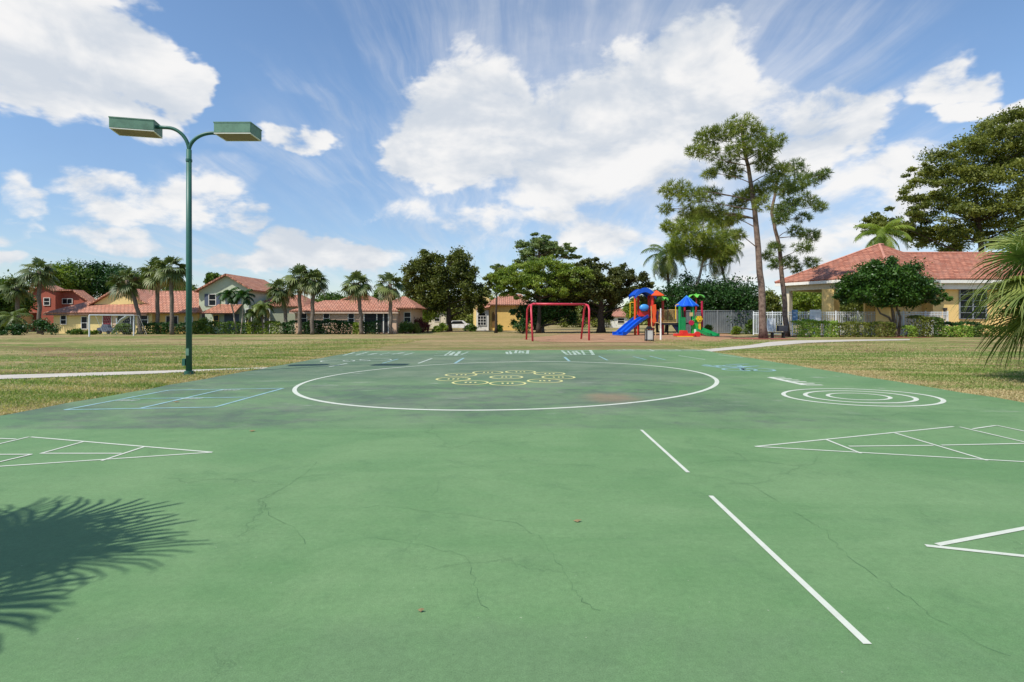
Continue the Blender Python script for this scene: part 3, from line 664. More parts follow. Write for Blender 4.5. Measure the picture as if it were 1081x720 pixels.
# round tree in front of the clubhouse
d = 50.5; R = np.random.default_rng(5)
cl = []
for e in [(938, 292, 34, 20, 0), (915, 303, 30, 18, 0), (962, 305, 28, 18, 0), (900, 311, 17, 9, 0), (940, 312, 44, 12, 0), (980, 316, 11, 7, 0), (935, 283, 22, 12, 0)]: cl += ell(e[0], e[1], e[2], e[3], d, int(e[2]*e[3]/18)+5, R, .30, rd=2.6)
b = Vector((X(946, d), d, -.06))
rt = tree('round_tree', 'dark green dome shaped tree on curved trunks in front of the clubhouse', 'tree', (b.x, b.y), [b, P3(943, 335, d), P3(938, 312, d), P3(938, 300, d)], .17, cl, leafmat('glossy_green_leaves', lin(32, 62, 18), lin(74, 108, 36), trans=.2, rough=.4), size=.14, per=210, seed=51, bark=BARK, low=.55, limb=.4, every=3)
for k, pts in enumerate([[(948, 353), (950, 335), (945, 322), (940, 312)], [(944, 345), (938, 335), (929, 331), (924, 322)]]):
    q = [P3(x, y, d-.1*k) for x, y in pts]; q[0].z = max(q[0].z, -.05); MB().tube(q, [.12, .1, .08, .05], 8).build('trunk', BARK, rt, smooth=True)
ring(X(946, d), d, 2.6)
# big spreading tree behind the clubhouse on the right
d = 82.0
broad('spreading_tree', 'large spreading olive green tree rising behind the right end of the clubhouse roof', 'tree', 1040, 350, d,
      [(1060, 150, 50, 34, 0), (1015, 175, 46, 32, 0), (975, 200, 34, 14, -2), (1050, 205, 60, 40, 0), (990, 225, 44, 28, -1), (940, 237, 34, 14, 2), (920, 236, 16, 8, 2), (950, 228, 34, 12, 0), (935, 243, 26, 8, -1), (1000, 252, 40, 10, 0), (985, 243, 34, 12, 0), (965, 180, 22, 10, 0), (1110, 160, 50, 60, 2), (1030, 250, 60, 18, 1), (1085, 130, 40, 18, 0), (975, 250, 30, 8, 0), (1120, 230, 50, 40, 0)],
      L_OLIVE, n=340, seed=61, r0=.6, cr=.25, size=.25, per=230, low=.45, topy=190, bark=DBARK, squash=.5, aspect=.5)

# -- centre trees
d = 72.0
broad('shade_tree', 'dark olive broadleaf tree with a wide rounded crown, right of the pink house', 'tree', 474, 347, d,
      [(452, 300, 26, 26, 0), (444, 285, 20, 18, 0), (458, 276, 22, 20, 0), (484, 283, 24, 22, 0), (495, 305, 22, 22, 0), (468, 308, 30, 26, 1), (430, 300, 14, 14, 0), (503, 322, 12, 12, 0)], leafmat('dark_olive_leaves', lin(60, 72, 28), lin(114, 120, 50), trans=.34),
      n=130, seed=71, r0=.33, cr=.27, size=.2, per=210, low=.3, topy=285, bark=DBARK)
d = 64.0
broad('shade_tree', 'slim trunked olive tree in front of the yellow house left of the swing frame', 'tree', 523, 348, d+1, [(523, 297, 13, 10, 0), (533, 290, 14, 11, 1), (518, 306, 8, 7, 0)], L_OLIVE, n=26, seed=79, r0=.17, cr=.34, size=.17, per=190, low=.5, topy=296, squash=.6, bark=DBARK)
broad('shade_tree', 'yellow green feathery tree with a flat layered crown over the swing frame', 'tree', 568, 349, d,
      [(545, 291, 32, 15, 0), (534, 301, 20, 10, 0), (575, 283, 34, 13, 1), (565, 300, 34, 12, 0), (600, 293, 34, 14, 1), (625, 303, 26, 9, 1), (590, 309, 30, 9, 0), (548, 309, 22, 8, 0)], L_LIME, n=130, seed=72, r0=.3, cr=.27, size=.17, per=200, low=.5, topy=290, squash=.5, aspect=.5, bark=DBARK)
d = 84.0
broad('shade_tree', 'tallest grey green tree with layered limbs, rising behind the swing frame', 'tree', 566, 346, d,
      [(567, 262, 26, 16, 0), (560, 274, 24, 12, 0), (588, 264, 26, 9, 0), (605, 268, 16, 8, 0), (570, 252, 15, 7, 0), (523, 285, 12, 8, 0)], leafmat('grey_green_leaves', lin(86, 108, 62), lin(146, 158, 98), trans=.36), n=80, seed=73, r0=.4, cr=.22, size=.22, per=170, low=.5, topy=258, squash=.45)
d = 66.0
broad('spreading_tree', 'wide dark spreading tree with a low heavy trunk between swing frame and play tower', 'tree', 634, 351, d,
      [(608, 295, 34, 20, 0), (640, 290, 36, 16, 0), (665, 298, 24, 16, 0), (625, 310, 46, 14, 1), (655, 312, 30, 12, 1), (620, 278, 18, 9, 0), (682, 300, 10, 9, 0), (600, 315, 20, 14, 3), (632, 330, 22, 12, 4)], leafmat('shade_leaves', lin(54, 64, 28), lin(104, 108, 50), trans=.3), n=170, seed=74, r0=.5, cr=.24, size=.18, per=210, low=.3, topy=292, squash=.6, bark=DBARK)
broad('shade_tree', 'dark bushy tree directly behind the swing frame', 'tree', 572, 350, 67, [(575, 322, 26, 20, 0), (560, 332, 15, 16, 0), (595, 330, 18, 16, 0), (545, 336, 9, 12, 0)], L_DEEP, n=50, seed=75, r0=.25, cr=.3, size=.18, per=200, low=.3)
for i, a in enumerate([(445, 325, 30, 14, 88, L_LIME, 'bright green tree behind the dark tree, right of the pink house'), (405, 312, 14, 10, 90, L_DARK, 'dark tree peeping over the right end of the pink roof'),
        (510, 325, 20, 16, 100, L_OLIVE, 'olive tree behind the yellow house with the arched window'), (615, 335, 40, 14, 110, L_OLIVE, 'distant olive tree line seen under the spreading tree'),
        (478, 330, 20, 10, 105, L_OLIVE, 'distant olive tree behind the white car'), (672, 328, 14, 14, 95, L_LIME, 'light green tree left of the play tower'),
        (850, 316, 26, 15, 84, L_LIME, 'light green tree seen through the open pavilion'), (810, 322, 14, 16, 92, L_OLIVE, 'olive tree seen between the pine trunks'), (895, 322, 22, 14, 92, L_OLIVE, 'olive tree seen through the pavilion right of the yellow column'), (950, 322, 30, 14, 94, L_DARK, 'dark tree behind the pool seen under the round tree'),
        (225, 296, 9, 8, 84, L_DARK, 'small dark tree top above the pale green house'), (195, 310, 22, 12, 86, L_DARK, 'dark tree behind the yellow house, right of the lamp pole'),
        (285, 315, 26, 14, 92, L_DARK, 'dark tree between the green house and the pink house'), (350, 322, 26, 12, 95, L_DARK, 'dark tree behind the pink house roof')]):
    broad('background_tree', a[6], 'tree', a[0], 348, a[4], [a[:4]], a[5], n=34, seed=80+i, r0=.25, cr=.3, size=.24, per=150, low=.4, group='background trees')
for i, a in enumerate([(75, 300, 34, 22, 100, L_DARK, 'mid green tree behind the orange house'), (115, 298, 34, 22, 104, L_DEEP, 'dark tree mass behind the yellow gable roof'), (150, 304, 22, 18, 98, L_DARK, 'dark tree behind the left group of palms'),
        (60, 294, 16, 14, 96, L_LIME, 'brighter green tree between palm and dark trees on the left'), (4, 318, 22, 34, 70, L_DARK, 'dark tree at the left edge of the photo')]):
    broad('background_tree', a[6], 'tree', a[0], 348, a[4], [a[:4]], a[5], n=50, seed=100+i, r0=.3, cr=.3, size=.26, per=190, low=.4, group='background trees')

# -- fan palms across the field
FP = [(41, 286, 62, 15, 'fan palm with a slim pale trunk in front of the orange house', .0), (17, 303, 64, 12, 'small fan palm left of the orange house', -.2), (133, 296, 59, 16, 'leftmost of three fan palms before the yellow house, trunk bent to the left', -1.5),
      (165, 286, 60, 14, 'middle of three fan palms before the yellow house', -.1), (180, 283, 58, 15, 'tallest of the three fan palms, nearest the lamp pole', -.1),
      (296, 305, 60, 15, 'fan palm in front of the grey wing of the pale green house', -.6), (316, 292, 58.5, 13, 'tallest fan palm at the left corner of the pink house', .0), (331, 296, 58, 13, 'fan palm before the left window of the pink house', .2),
      (376, 299, 59, 15, 'fan palm before the middle of the pink house', -.5), (411, 300, 60, 13, 'rightmost fan palm of the row, before the sliding doors of the pink house', -.1)]
for i, (px, py, d, rp, lab, ln_) in enumerate(FP):
    fan_palm('fan_palm', lab, px-ln_/d*F*1.0, d, Z(py, d), 1.0, rp/F*d*(1.10+.10*math.sin(i*2.3)), 26+(i*5) % 9, 15, 200+i, 'fan palms across the field', trunk_r=.19, lean=ln_, segw=.13, lowest=-58)
for i, (px, py, bx) in enumerate([(241, 312, 249), (256, 313, 254)]):
    d = 59.5; tp = [P3(bx, 344, d), P3((bx+px)/2+1, 330, d), P3(px, py, d)]; tp[0].z = -.05
    feather_palm('garden_palm', ['small arching garden palm with a leaning trunk before the porch of the green house', 'small arching garden palm with an upright trunk before the porch of the green house'][i], tp[0][:2], tp, 1.55, 13, 16, 230+i, group='garden palms', leaflen=.55, leafw=.10, tr=.07, lowest=-5, leafm=L_DEEP, bark=mat('pale_bark', lin(170, 156, 138)))
for i, (px, py, dd, rr) in enumerate([(277, 324, 59.5, .9), (13, 336, 60, 1.3), (268, 331, 59.8, .9)]):
    tp = [P3(px, 348, dd), P3(px, py+6, dd), P3(px, py, dd)]; tp[0].z = -.05
    feather_palm('garden_palm', ['clump of palm fronds before the dark screen of the green house', 'low broad palm at the left edge of the photo', 'lower palm tuft behind the hedge of the green house'][i], tp[0][:2], tp, rr*1.6, 14, 14, 240+i, group='garden palms', leaflen=.6, leafw=.1, tr=.07, lowest=-20)
# near palm on the right, crown reaching into the picture
fan_palm('near_fan_palm', 'large fan palm at the right edge, its pointed fronds reaching over the lawn', 0, 0, 2.75, 1.0, 2.2, 46, 46, 300, None, trunk_r=.2, xy=(14.35, 13.7), segw=.036, lowest=-50, leafm=L_FAN, dead=.0)
# palm out of the picture on the left: it throws the shadow on the near court
fan_palm('near_fan_palm', 'fan palm beside the court whose shadow falls on the near left corner', 0, 0, 3.2, 1.0, 1.9, 32, 30, 301, None, trunk_r=.24, xy=(-6.1, 1.5), segw=.042, lowest=-50, leafm=L_FAN)

# -- hedges, shrubs
def tree_line():
    R = np.random.default_rng(900); n = 42000; x = R.uniform(-190, 190, n); d = 150+R.uniform(0, 12, n)
    top = 4.6+1.6*np.sin(x*.11)+1.1*np.sin(x*.29+1)+.8*np.sin(x*.83)+.5*np.sin(x*2.1)
    z = top*R.uniform(0, 1, n)**.75+R.normal(size=n)*.25
    V, Fq = leaves(np.stack([x, d, np.abs(z)], 1), .55, R, .7)
    o = bpy.data.objects.new('tree_line', arr_mesh('tree_line', V, Fq, L_OLIVE, np.clip(.4+.3*np.sin(x*.4)+R.normal(size=n)*.2, 0, .9))); link(o)
    tag(o, 'distant continuous line of green woods far behind the houses', 'woods', kind='stuff')
tree_line()
HD = 60.0
for i, (a, b, top, m_) in enumerate([(207, 262, 340.5, L_DARK), (262, 296, 340.5, L_LIME), (300, 312, 340, L_DEEP), (320, 336, 340, L_DEEP), (337, 358, 339, L_DEEP), (358, 373, 340, L_DEEP), (374, 382, 341, L_LIME), (383, 400, 340, L_DEEP), (176, 204, 342, L_DEEP), (148, 176, 341.5, L_DEEP)]):
    hedge('hedge', ['clipped hedge before the porch of the green house', 'lighter hedge before the screened wing of the green house', 'dark hedge between two palms left of the pink house', 'dark hedge at the left corner of the pink house', 'taller dark bush hedge under the second window of the pink house',
        'dark hedge under the third window of the pink house', 'small light bush hedge between palm and sliding doors', 'dark hedge before the sliding doors of the pink house', 'dark hedge behind the palms left of the lamp pole', 'dark hedge behind the leftmost palms'][i], 'hedge', X(a, HD), X(b, HD), HD, Z(top, HD), 1.2, m_, 400+i, size=.11, dens=150, group='hedges along the field')
BU = [(45, 337, 17, 57, L_DEEP, 'large dark bush before the orange house'), (14, 343, 14, 56, L_DEEP, 'dark bush at the left edge'), (80, 348, 10, 58, L_DARK, 'low bush under the small window of the yellow house'), (96, 349, 8, 58, L_LIME, 'low light bush by the left goal post'),
      (130, 342, 10, 58, L_DARK, 'round bush behind the goal'), (216, 335, 8, 60, L_LIME, 'light green shrub at the corner of the green house'), (428, 339, 9, 62, L_DARK, 'bush at the right corner of the pink house'), (443, 336, 10, 66, L_RED, 'dark red bush right of the pink house'),
      (436, 341, 8, 63, L_OLIVE, 'olive bush before the dark red bush'), (466, 342, 10, 70, L_LIME, 'light green bush left of the white car'), (460, 344, 5, 68, L_LIME, 'small yellow green bush near the dark tree trunk'), (497, 342, 8, 72, L_DARK, 'low bush left of the arched window'),
      (551, 336, 11, 62, L_DEEP, 'dark bush hiding the corner of the yellow house'), (527, 343, 4, 70, L_DARK, 'small plant at the wall of the yellow house'), (777, 345, 6, 58, L_LIME, 'small light bush at the foot of the grey fence'), (793, 336, 7, 59.5, L_DARK, 'bush behind the fence beside the pine trunk'), (748, 343, 5, 60, L_DARK, 'small bush behind the green slide')]
for i, (px, py, rx, d, m_, lab) in enumerate(BU): bush('bush', lab, 'bush', px, py, rx, d, m_, 450+i, group='garden bushes', size=.13, n=14, per=110)
d = 50.0
L_SHR = leafmat('bright_shrub_leaves', lin(100, 134, 44), lin(168, 190, 84), trans=.4)
for i, (a, b, top, m_) in enumerate([(838, 848, 340, L_SHR), (848, 862, 338.5, L_SHR), (866, 880, 339.5, L_SHR), (880, 902, 341, L_OLIVE), (905, 940, 341, L_OLIVE), (953, 962, 345, L_SHR), (960, 978, 335, L_OLIVE), (978, 990, 336, L_DARK), (988, 1020, 345, L_SHR), (1000, 1040, 341, L_DEEP), (1022, 1085, 345, L_DARK)]):
    hedge('shrub', ['light leafy shrub nearest the second pine', 'taller leafy shrub before the white fence sign', 'light leafy shrub before the first pavilion column', 'clipped olive hedge left of the round tree', 'clipped olive hedge behind the round tree trunks', 'low yellow green plant right of the round tree trunks',
        'tall grey green shrub before the clubhouse gate', 'square dark shrub left of the yellow wall', 'low light hedge before the yellow wall', 'dark flat topped hedge under the clubhouse window', 'low dark hedge beside the near palm fronds'][i], 'shrub', X(a, d), X(b, d), d+(1.2 if i == 9 else 0)-(.02*i), Z(top, d), 1.1, m_, 480+i, size=.085, dens=230, group='shrubs along the clubhouse', lump=.12)

# -- grass blades near the court
def grass(name, boxes, seed, n, hh, label, inner=0):
    R = np.random.default_rng(seed); P = []
    for (side, y0, y1, wmax, frac) in boxes:
        k = int(n*frac); y = y0+(y1-y0)*R.uniform(size=k)**1.7; off = np.abs(R.exponential(wmax*.36, k))+(.10 if side < 0 else .02)
        ex = np.array([court_edge(side, q) for q in y]); x = ex+side*(off+R.normal(size=k)*.02+.01); P.append(np.stack([x, y, np.full(k, -.03)], 1))
    P = np.concatenate(P); yy = P[:, 1]; xx = P[:, 0]; px_ = 540+F*xx/yy; py_ = YH+F*H/yy
    nearf = np.interp(px_, [-160, 0, 150, 285], [404, 399.6, 394.4, 387.5]); farf = np.interp(px_, [-160, 0, 200, 285], [398.2, 395.4, 390, 387.2])
    nr = np.interp(px_, [738, 760, 800, 852, 905, 960], [372, 370.2, 366.4, 361.7, 359.9, 359]); fr = np.interp(px_, [738, 790, 812, 838, 905, 960], [369, 364.1, 360.7, 359.1, 358.1, 357.7])
    bad = ((px_ < 292) & (py_ > farf-.15) & (py_ < nearf-.05)) | ((px_ > 730) & (py_ > fr-.1) & (py_ < nr+.05))
    rim_ = np.where(xx > 0, np.exp(-((xx-9.85)/1.1)**2), .6*np.exp(-((xx+8)/.9)**2)); fade = np.clip((46-yy)/16, 0, 1)
    keep = ~bad & (R.uniform(size=len(P)) < fade*(1-.45*rim_)); P = P[keep]; rim_ = rim_[keep]
    k = len(P); h = hh*R.uniform(.5, 1.4, k)*(1-.35*rim_)
    clus = .5+.5*np.sin(P[:, 0]*2.1+np.sin(P[:, 1]*1.3)*2)*np.sin(P[:, 1]*1.7); h *= .6+.7*clus
    a = R.uniform(0, 2*PI, k); lean = R.normal(size=(k, 2))*.5; w_ = .009+.005*R.uniform(size=k)+.0005*P[:, 1]
    s_ = np.stack([np.cos(a)*w_, np.sin(a)*w_, np.zeros(k)], 1)
    tip = P+np.stack([lean[:, 0]*h, lean[:, 1]*h, h], 1)
    V = np.stack([P-s_, P+s_, tip], 1).reshape(-1, 3)
    pat = np.sin(P[:, 0]*.55+P[:, 1]*.9)*np.sin(P[:, 1]*1.9-P[:, 0]*.2)+.5*np.sin(P[:, 1]*4.1+P[:, 0])
    tone = np.clip(.48+.40*pat+.25*(clus-.5)-.55*rim_+R.normal(size=k)*.26, 0, 1)
    o = bpy.data.objects.new(name, arr_mesh(name, V, np.arange(3*k).reshape(k, 3), leafmat('grass_blades', lin(202, 182, 136), lin(126, 150, 70), trans=.4, rough=.7), tone)); link(o)
    tag(o, label, 'grass', kind='stuff')
grass('grass', [(-1, 7, 46, 9, .42), (1, 8, 46, 10, .58)], 7, 330000, .042, 'short dry grass beside the court')

# ================================================================== BUILDINGS
def tile_mat(name, a, b, sc=1.0):
    m = bpy.data.materials.new(name); m.use_nodes = True; t = NT(m.node_tree)
    uv = t.n('ShaderNodeUVMap').outputs[0]
    br = t.n('ShaderNodeTexBrick', offset=.5); t.put(br.inputs['Vector'], uv)
    for k, v in (('Color1', (*a, 1)), ('Color2', (*b, 1)), ('Mortar', (*[c*.32 for c in a], 1))): br.inputs[k].default_value = v
    for k, v in (('Scale', 1.), ('Mortar Size', .05), ('Mortar Smooth', .6), ('Bias', 0.), ('Brick Width', .45*sc), ('Row Height', .38*sc)): br.inputs[k].default_value = v
    nz = t.noise(uv, .8, 6, .65); nf = t.noise(uv, 5, 4, .7)
    c = t.mix(t.ramp(nz, .42, .72, 0, .45), br.outputs[0], lin(160, 124, 108)); c = t.mix(t.ramp(nf, .55, .75, 0, .4), c, tuple(q*.62 for q in a))
    s = t.n('ShaderNodeSeparateXYZ'); t.put(s.inputs[0], uv)
    wv = t.m('ABSOLUTE', t.m('SINE', t.m('MULTIPLY', s.outputs[0], PI/.30)))
    stp = t.m('FRACT', t.m('MULTIPLY', s.outputs[1], 1/.38))
    p = t.n('ShaderNodeBsdfPrincipled'); t.put(p.inputs['Base Color'], c); p.inputs['Roughness'].default_value = .8; p.inputs['Specular IOR Level'].default_value = .25
    bp = t.n('ShaderNodeBump'); bp.inputs['Strength'].default_value = 1; bp.inputs['Distance'].default_value = .10
    t.put(bp.inputs['Height'], t.m('SUBTRACT', t.m('MULTIPLY', wv, .6), t.m('MULTIPLY', stp, .55))); t.L.new(bp.outputs[0], p.inputs['Normal'])
    t.L.new(p.outputs[0], t.n('ShaderNodeOutputMaterial').inputs[0]); return m
TILE = tile_mat('terracotta_tiles', lin(190, 134, 106), lin(168, 110, 86)); TILE2 = tile_mat('salmon_tiles', lin(200, 142, 116), lin(180, 120, 96)); TILE3 = tile_mat('clubhouse_tiles', lin(192, 128, 102), lin(156, 94, 72), 1.25)
def wallm(name, c): return mat(name, c, .9, .05, 1.5, .25)
W_YEL = wallm('yellow_stucco', lin(232, 206, 140)); W_OCH = wallm('ochre_stucco', lin(228, 190, 112)); W_ORG = wallm('orange_stucco', lin(166, 88, 68)); W_GRN = wallm('pale_green_stucco', lin(196, 204, 176)); W_GRY = wallm('grey_green_stucco', lin(160, 166, 142)); W_PNK = wallm('pink_stucco', lin(222, 186, 156)); W_CLB = wallm('clubhouse_stucco', lin(238, 202, 130)); TRIM = mat('white_trim', lin(232, 228, 216), .6, .05); CREAM = mat('cream_soffit', lin(216, 204, 178), .7, .05)
GLASS = mat('dark_window_glass', lin(22, 26, 30), .35, .15, 1.2, spec=.25); SCREEN = mat('dark_screen', lin(30, 32, 34), .6, .2, 2); SHUT = mat('grey_blue_shutter', lin(88, 98, 116), .7, .1); DOORP = mat('maroon_panel', lin(140, 40, 50), .6)

class Roof:
    def __init__(s): s.mb = MB(); s.uv = []
    def face(s, poly, th=.14):
        p = [Vector(q) for q in poly]; n0 = len(s.mb.v); s.mb.slab(p, th); return s
    def build(s, m, parent, name='roof'):
        o = s.mb.build(name, m, parent); me = o.data; uvl = me.uv_layers.new(name='UVMap')
        for f in me.polygons:
            n = f.normal; u = Vector((-n.y, n.x, 0)); u = u.normalized() if u.length > .05 else Vector((1, 0, 0)); v = n.cross(u)
            for li in f.loop_indices:
                co = me.vertices[me.loops[li].vertex_index].co+parent.location; uvl.data[li].uv = (co.dot(u), co.dot(v))
        return o
def hip(R_, x0, x1, y0, y1, ze, zr, rx0, rx1, oh=.45):
    """hip roof over a rectangle; ridge from rx0 to rx1 at the middle depth"""
    ym = (y0+y1)/2; a = (x0-oh, y0-oh, ze); b = (x1+oh, y0-oh, ze); c = (x1+oh, y1+oh, ze); d_ = (x0-oh, y1+oh, ze); r0 = (rx0, ym, zr); r1 = (rx1, ym, zr)
    if abs(rx1-rx0) < .05:
        for f in ((a, b, r0), (b, c, r0), (c, d_, r0), (d_, a, r0)): R_.face(f)
    else:
        R_.face((a, b, r1, r0)); R_.face((b, c, r1)); R_.face((c, d_, r0, r1)); R_.face((d_, a, r0))
def window(parent, x, y, z, w_, h, nx=1, nz=2, fm=None, gm=None, shutters=False, arch=False, fw=.07):
    fm = fm or TRIM; f = MB()
    f.box(x-w_/2-fw, x-w_/2, y-.10, y+.02, z-fw, z+h+fw); f.box(x+w_/2, x+w_/2+fw, y-.10, y+.02, z-fw, z+h+fw)
    f.box(x-w_/2, x+w_/2, y-.10, y+.02, z-fw, z); f.box(x-w_/2, x+w_/2, y-.10, y+.02, z+h, z+h+fw)
    for k in range(1, nx): q = x-w_/2+w_*k/nx; f.box(q-.03, q+.03, y-.08, y+.0, z, z+h)
    for k in range(1, nz): q = z+h*k/nz; f.box(x-w_/2, x+w_/2, y-.078, y+.0, q-.03, q+.03)
    if arch:
        n = 10
        for k in range(n):
            a0, a1 = PI*k/n, PI*(k+1)/n; r = w_/2+fw; zc_ = z+h
            f.add([(x+q*math.cos(a), yy, zc_+q*math.sin(a)) for yy in (y-.10, y-.02) for a in (a0, a1) for q in (r-fw, r)], [(0,1,3,2),(4,6,7,5),(1,5,7,3),(0,2,6,4)])
    fo = f.build('window', fm, parent)
    g = MB().box(x-w_/2, x+w_/2, y-.045, y-.01, z, z+h)
    if arch:
        g.prism([(x+w_/2*math.cos(PI*k/12), z+h+.002+w_/2*math.sin(PI*k/12)) for k in range(13)], y-.045, y-.01)
    g.v = [(a-parent.location.x, b-parent.location.y, c-parent.location.z) for a, b, c in g.v]
    go = g.build('pane', gm or GLASS); go.parent = fo
    if shutters:
        for sg in (-1, 1):
            q = x+sg*(w_/2+fw+.24); MB().box(q-.22, q+.22, y-.09, y+.0, z-fw, z+h+fw).build('shutter', SHUT, parent)
    return fo
def gable_roof(R_, x0, x1, xp, ze0, ze1, zp, y0, y1, oh=.35, side=.0):
    """two slopes with the ridge running away from the viewer"""
    R_.face(((x0, y0-oh, ze0), (xp, y0-oh, zp), (xp, y1+oh, zp), (x0, y1+oh, ze0)), .16)
    R_.face(((xp, y0-oh, zp), (x1, y0-oh, ze1), (x1, y1+oh, ze1), (xp, y1+oh, zp)), .16)

# -- orange two-storey house
d = 76.0; x = lambda p: X(p, d); z = lambda p: Z(p, d)
h = thing('house', 'orange red two storey house with angled rooflines at the far left', 'house', (x(50), d, 0))
MB().prism([(x(19), -.05), (x(19), z(315)), (x(45), z(301.5)), (x(58), z(307.5)), (x(58), -.05)], d, d+2).build('wall', W_ORG, h)
MB().prism([(x(58)+.02, -.05), (x(58)+.02, z(307)), (x(70), z(307)), (x(87), z(318)), (x(87), -.05)], d+1.2, d+2.6).build('wall', W_ORG, h)
MB().box(x(22), x(84), d+2.7, d+9, -.05, z(319)).build('wall', W_ORG, h)
r = Roof(); gable_roof(r, x(16), x(59), x(45), z(315.5), z(306.8), z(300.4), d, d+1.9)
r.face(((x(57), d+.6, z(305.2)), (x(71), d+.6, z(305.2)), (x(71), d+3, z(305.2)), (x(57), d+3, z(305.2))), .2); r.face(((x(71), d+.8, z(305.4)), (x(90), d+.8, z(318.6)), (x(90), d+2.7, z(318.6)), (x(71), d+2.7, z(305.4))), .16)
r.build(TILE, h)
window(h, x(26.5), d, z(324), .55, .75); window(h, x(49.3), d, z(322), .75, .95); window(h, x(63.5), d+1.2, z(320.2), 1.35, .65, 2, 1)
r = Roof(); hip(r, x(19), x(36), d-2.5, d-.02, z(330), z(326), x(25), x(30), .3); r.build(TILE, h); MB().box(x(22), x(34), d-2.2, d-.02, -.05, z(330.3)).build('porch', W_YEL, h)

# -- yellow house with a gable
d = 63.0; x = lambda p: X(p, d); z = lambda p: Z(p, d)
h = thing('house', 'yellow single storey house with pale gable and terracotta roof behind the goal', 'house', (x(100), d, 0))
MB().box(x(56), x(160), d, d+10, -.05, z(330.2)).build('wall', W_YEL, h)
MB().box(x(160)+.01, x(205), d+.6, d+10, -.05, z(330.2)).build('wall', W_OCH, h)
MB().prism([(x(86), z(322)), (x(115), z(304.5)), (x(146), z(320))], d+1.5, d+8).build('gable', W_YEL, h)
r = Roof(); e0, e1 = d-.45, z(330)
r.face(((x(48.5), e0, e1), (x(157), e0, e1), (x(146), d+2.2, z(320)+.25), (x(76), d+2.2, z(320)+.25))); r.face(((x(48.5), e0, e1), (x(76), d+2.2, z(320)+.25), (x(76), d+10, z(320)+.25), (x(48.5), d+10, e1)))
r.face(((x(143), e0+.05, e1+.02), (x(209), e0+.05, e1+.02), (x(196), d+4, z(307)+.2), (x(143), d+4, z(307)+.2))); r.face(((x(209), e0+.05, e1+.02), (x(209), d+9, e1), (x(196), d+4, z(307)+.2))); r.face(((x(76), d+2.2, z(320)+.25), (x(146), d+2.2, z(320)+.25), (x(146), d+10, z(320)+.25), (x(76), d+10, z(320)+.25)))
gable_roof(r, x(83), x(150), x(115), z(321.5), z(320.5), z(302.6), d+1.2, d+8.5, .1); r.build(TILE2, h)
window(h, x(67), d, z(342), .60, .95); window(h, x(89), d, z(347), .62, 1.35, gm=GLASS)
window(h, x(113), d, z(348.5), .95, 1.7, 1, 1, gm=DOORP); MB().box(x(119), x(122.5), d-.05, d, z(349), z(333)).build('panel', W_PNK, h)
MB().box(x(124), x(142), d-.06, d-.01, z(350), z(333)).build('sliding_door', SCREEN, h); window(h, x(152), d, z(342), .8, .95); window(h, x(178), d+.6, z(344), 1.3, 1.1, 2, 1); window(h, x(196), d+.6, z(343), .8, .9)
MB().box(x(48.5), x(157), e0-.02, e0+.1, e1-.32, e1-.15).build('fascia', mat('brown_fascia', lin(120, 92, 74)), h)

# -- pale green two-storey house
d = 64.0; x = lambda p: X(p, d); z = lambda p: Z(p, d)
h = thing('house', 'pale green two storey house with steep terracotta gable right of the lamp pole', 'house', (x(240), d, 0))
MB().prism([(x(209.5), -.05), (x(209.5), z(306.5)), (x(239.5), z(290.5)), (x(262), z(302.5)), (x(262), -.05)], d, d+9).build('wall', W_GRN, h)
r = Roof(); gable_roof(r, x(206), x(268), x(239.5), z(307.5), z(306), z(289), d, d+9, .5); r.build(TILE, h)
MB().box(x(262)+.02, x(311), d+1.5, d+9, -.05, z(323)).build('wall', W_GRY, h)
r = Roof(); hip(r, x(262), x(313), d+1.5, d+9, z(323)+.05, z(309), x(275), x(300), .4); r.build(TILE, h)
r = Roof(); r.face(((x(221), d-2.0, z(330.5)), (x(256), d-2.0, z(330.5)), (x(255), d-.02, z(321)), (x(231), d-.02, z(321)))); r.face(((x(221), d-2, z(330.5)), (x(231), d-.02, z(321)), (x(222), d-.02, z(330.5)))); r.build(TILE, h)
window(h, x(224), d, z(322.2), .75, 1.25, shutters=True); window(h, x(246), d, z(321), .75, 1.0, shutters=True)
window(h, x(228), d, z(344), .5, 1.2, fm=W_OCH); MB().box(x(236.5), x(252), d-.06, d-.005, 0, z(331.5)).build('sliding_door', SHUT, h)
MB().box(x(222.5), x(224.5), d-1.9, d-1.7, -.05, z(331.6)).build('porch_post', mat('dark_post', lin(70, 62, 54)), h)
e = MB(); e.box(x(263), x(288), d-.9, d-.84, 0, z(327.5)); eo = e.build('patio_screen', SCREEN, h); f = MB()
for p_ in (263, 269, 275.5, 282, 288): f.box(x(p_)-.04, x(p_)+.04, d-.98, d-.905, 0, z(327))
f.box(x(262.6), x(288.5), d-1.0, d-.83, z(327)-.0, z(325.8)).build('patio_frame', TRIM, h)

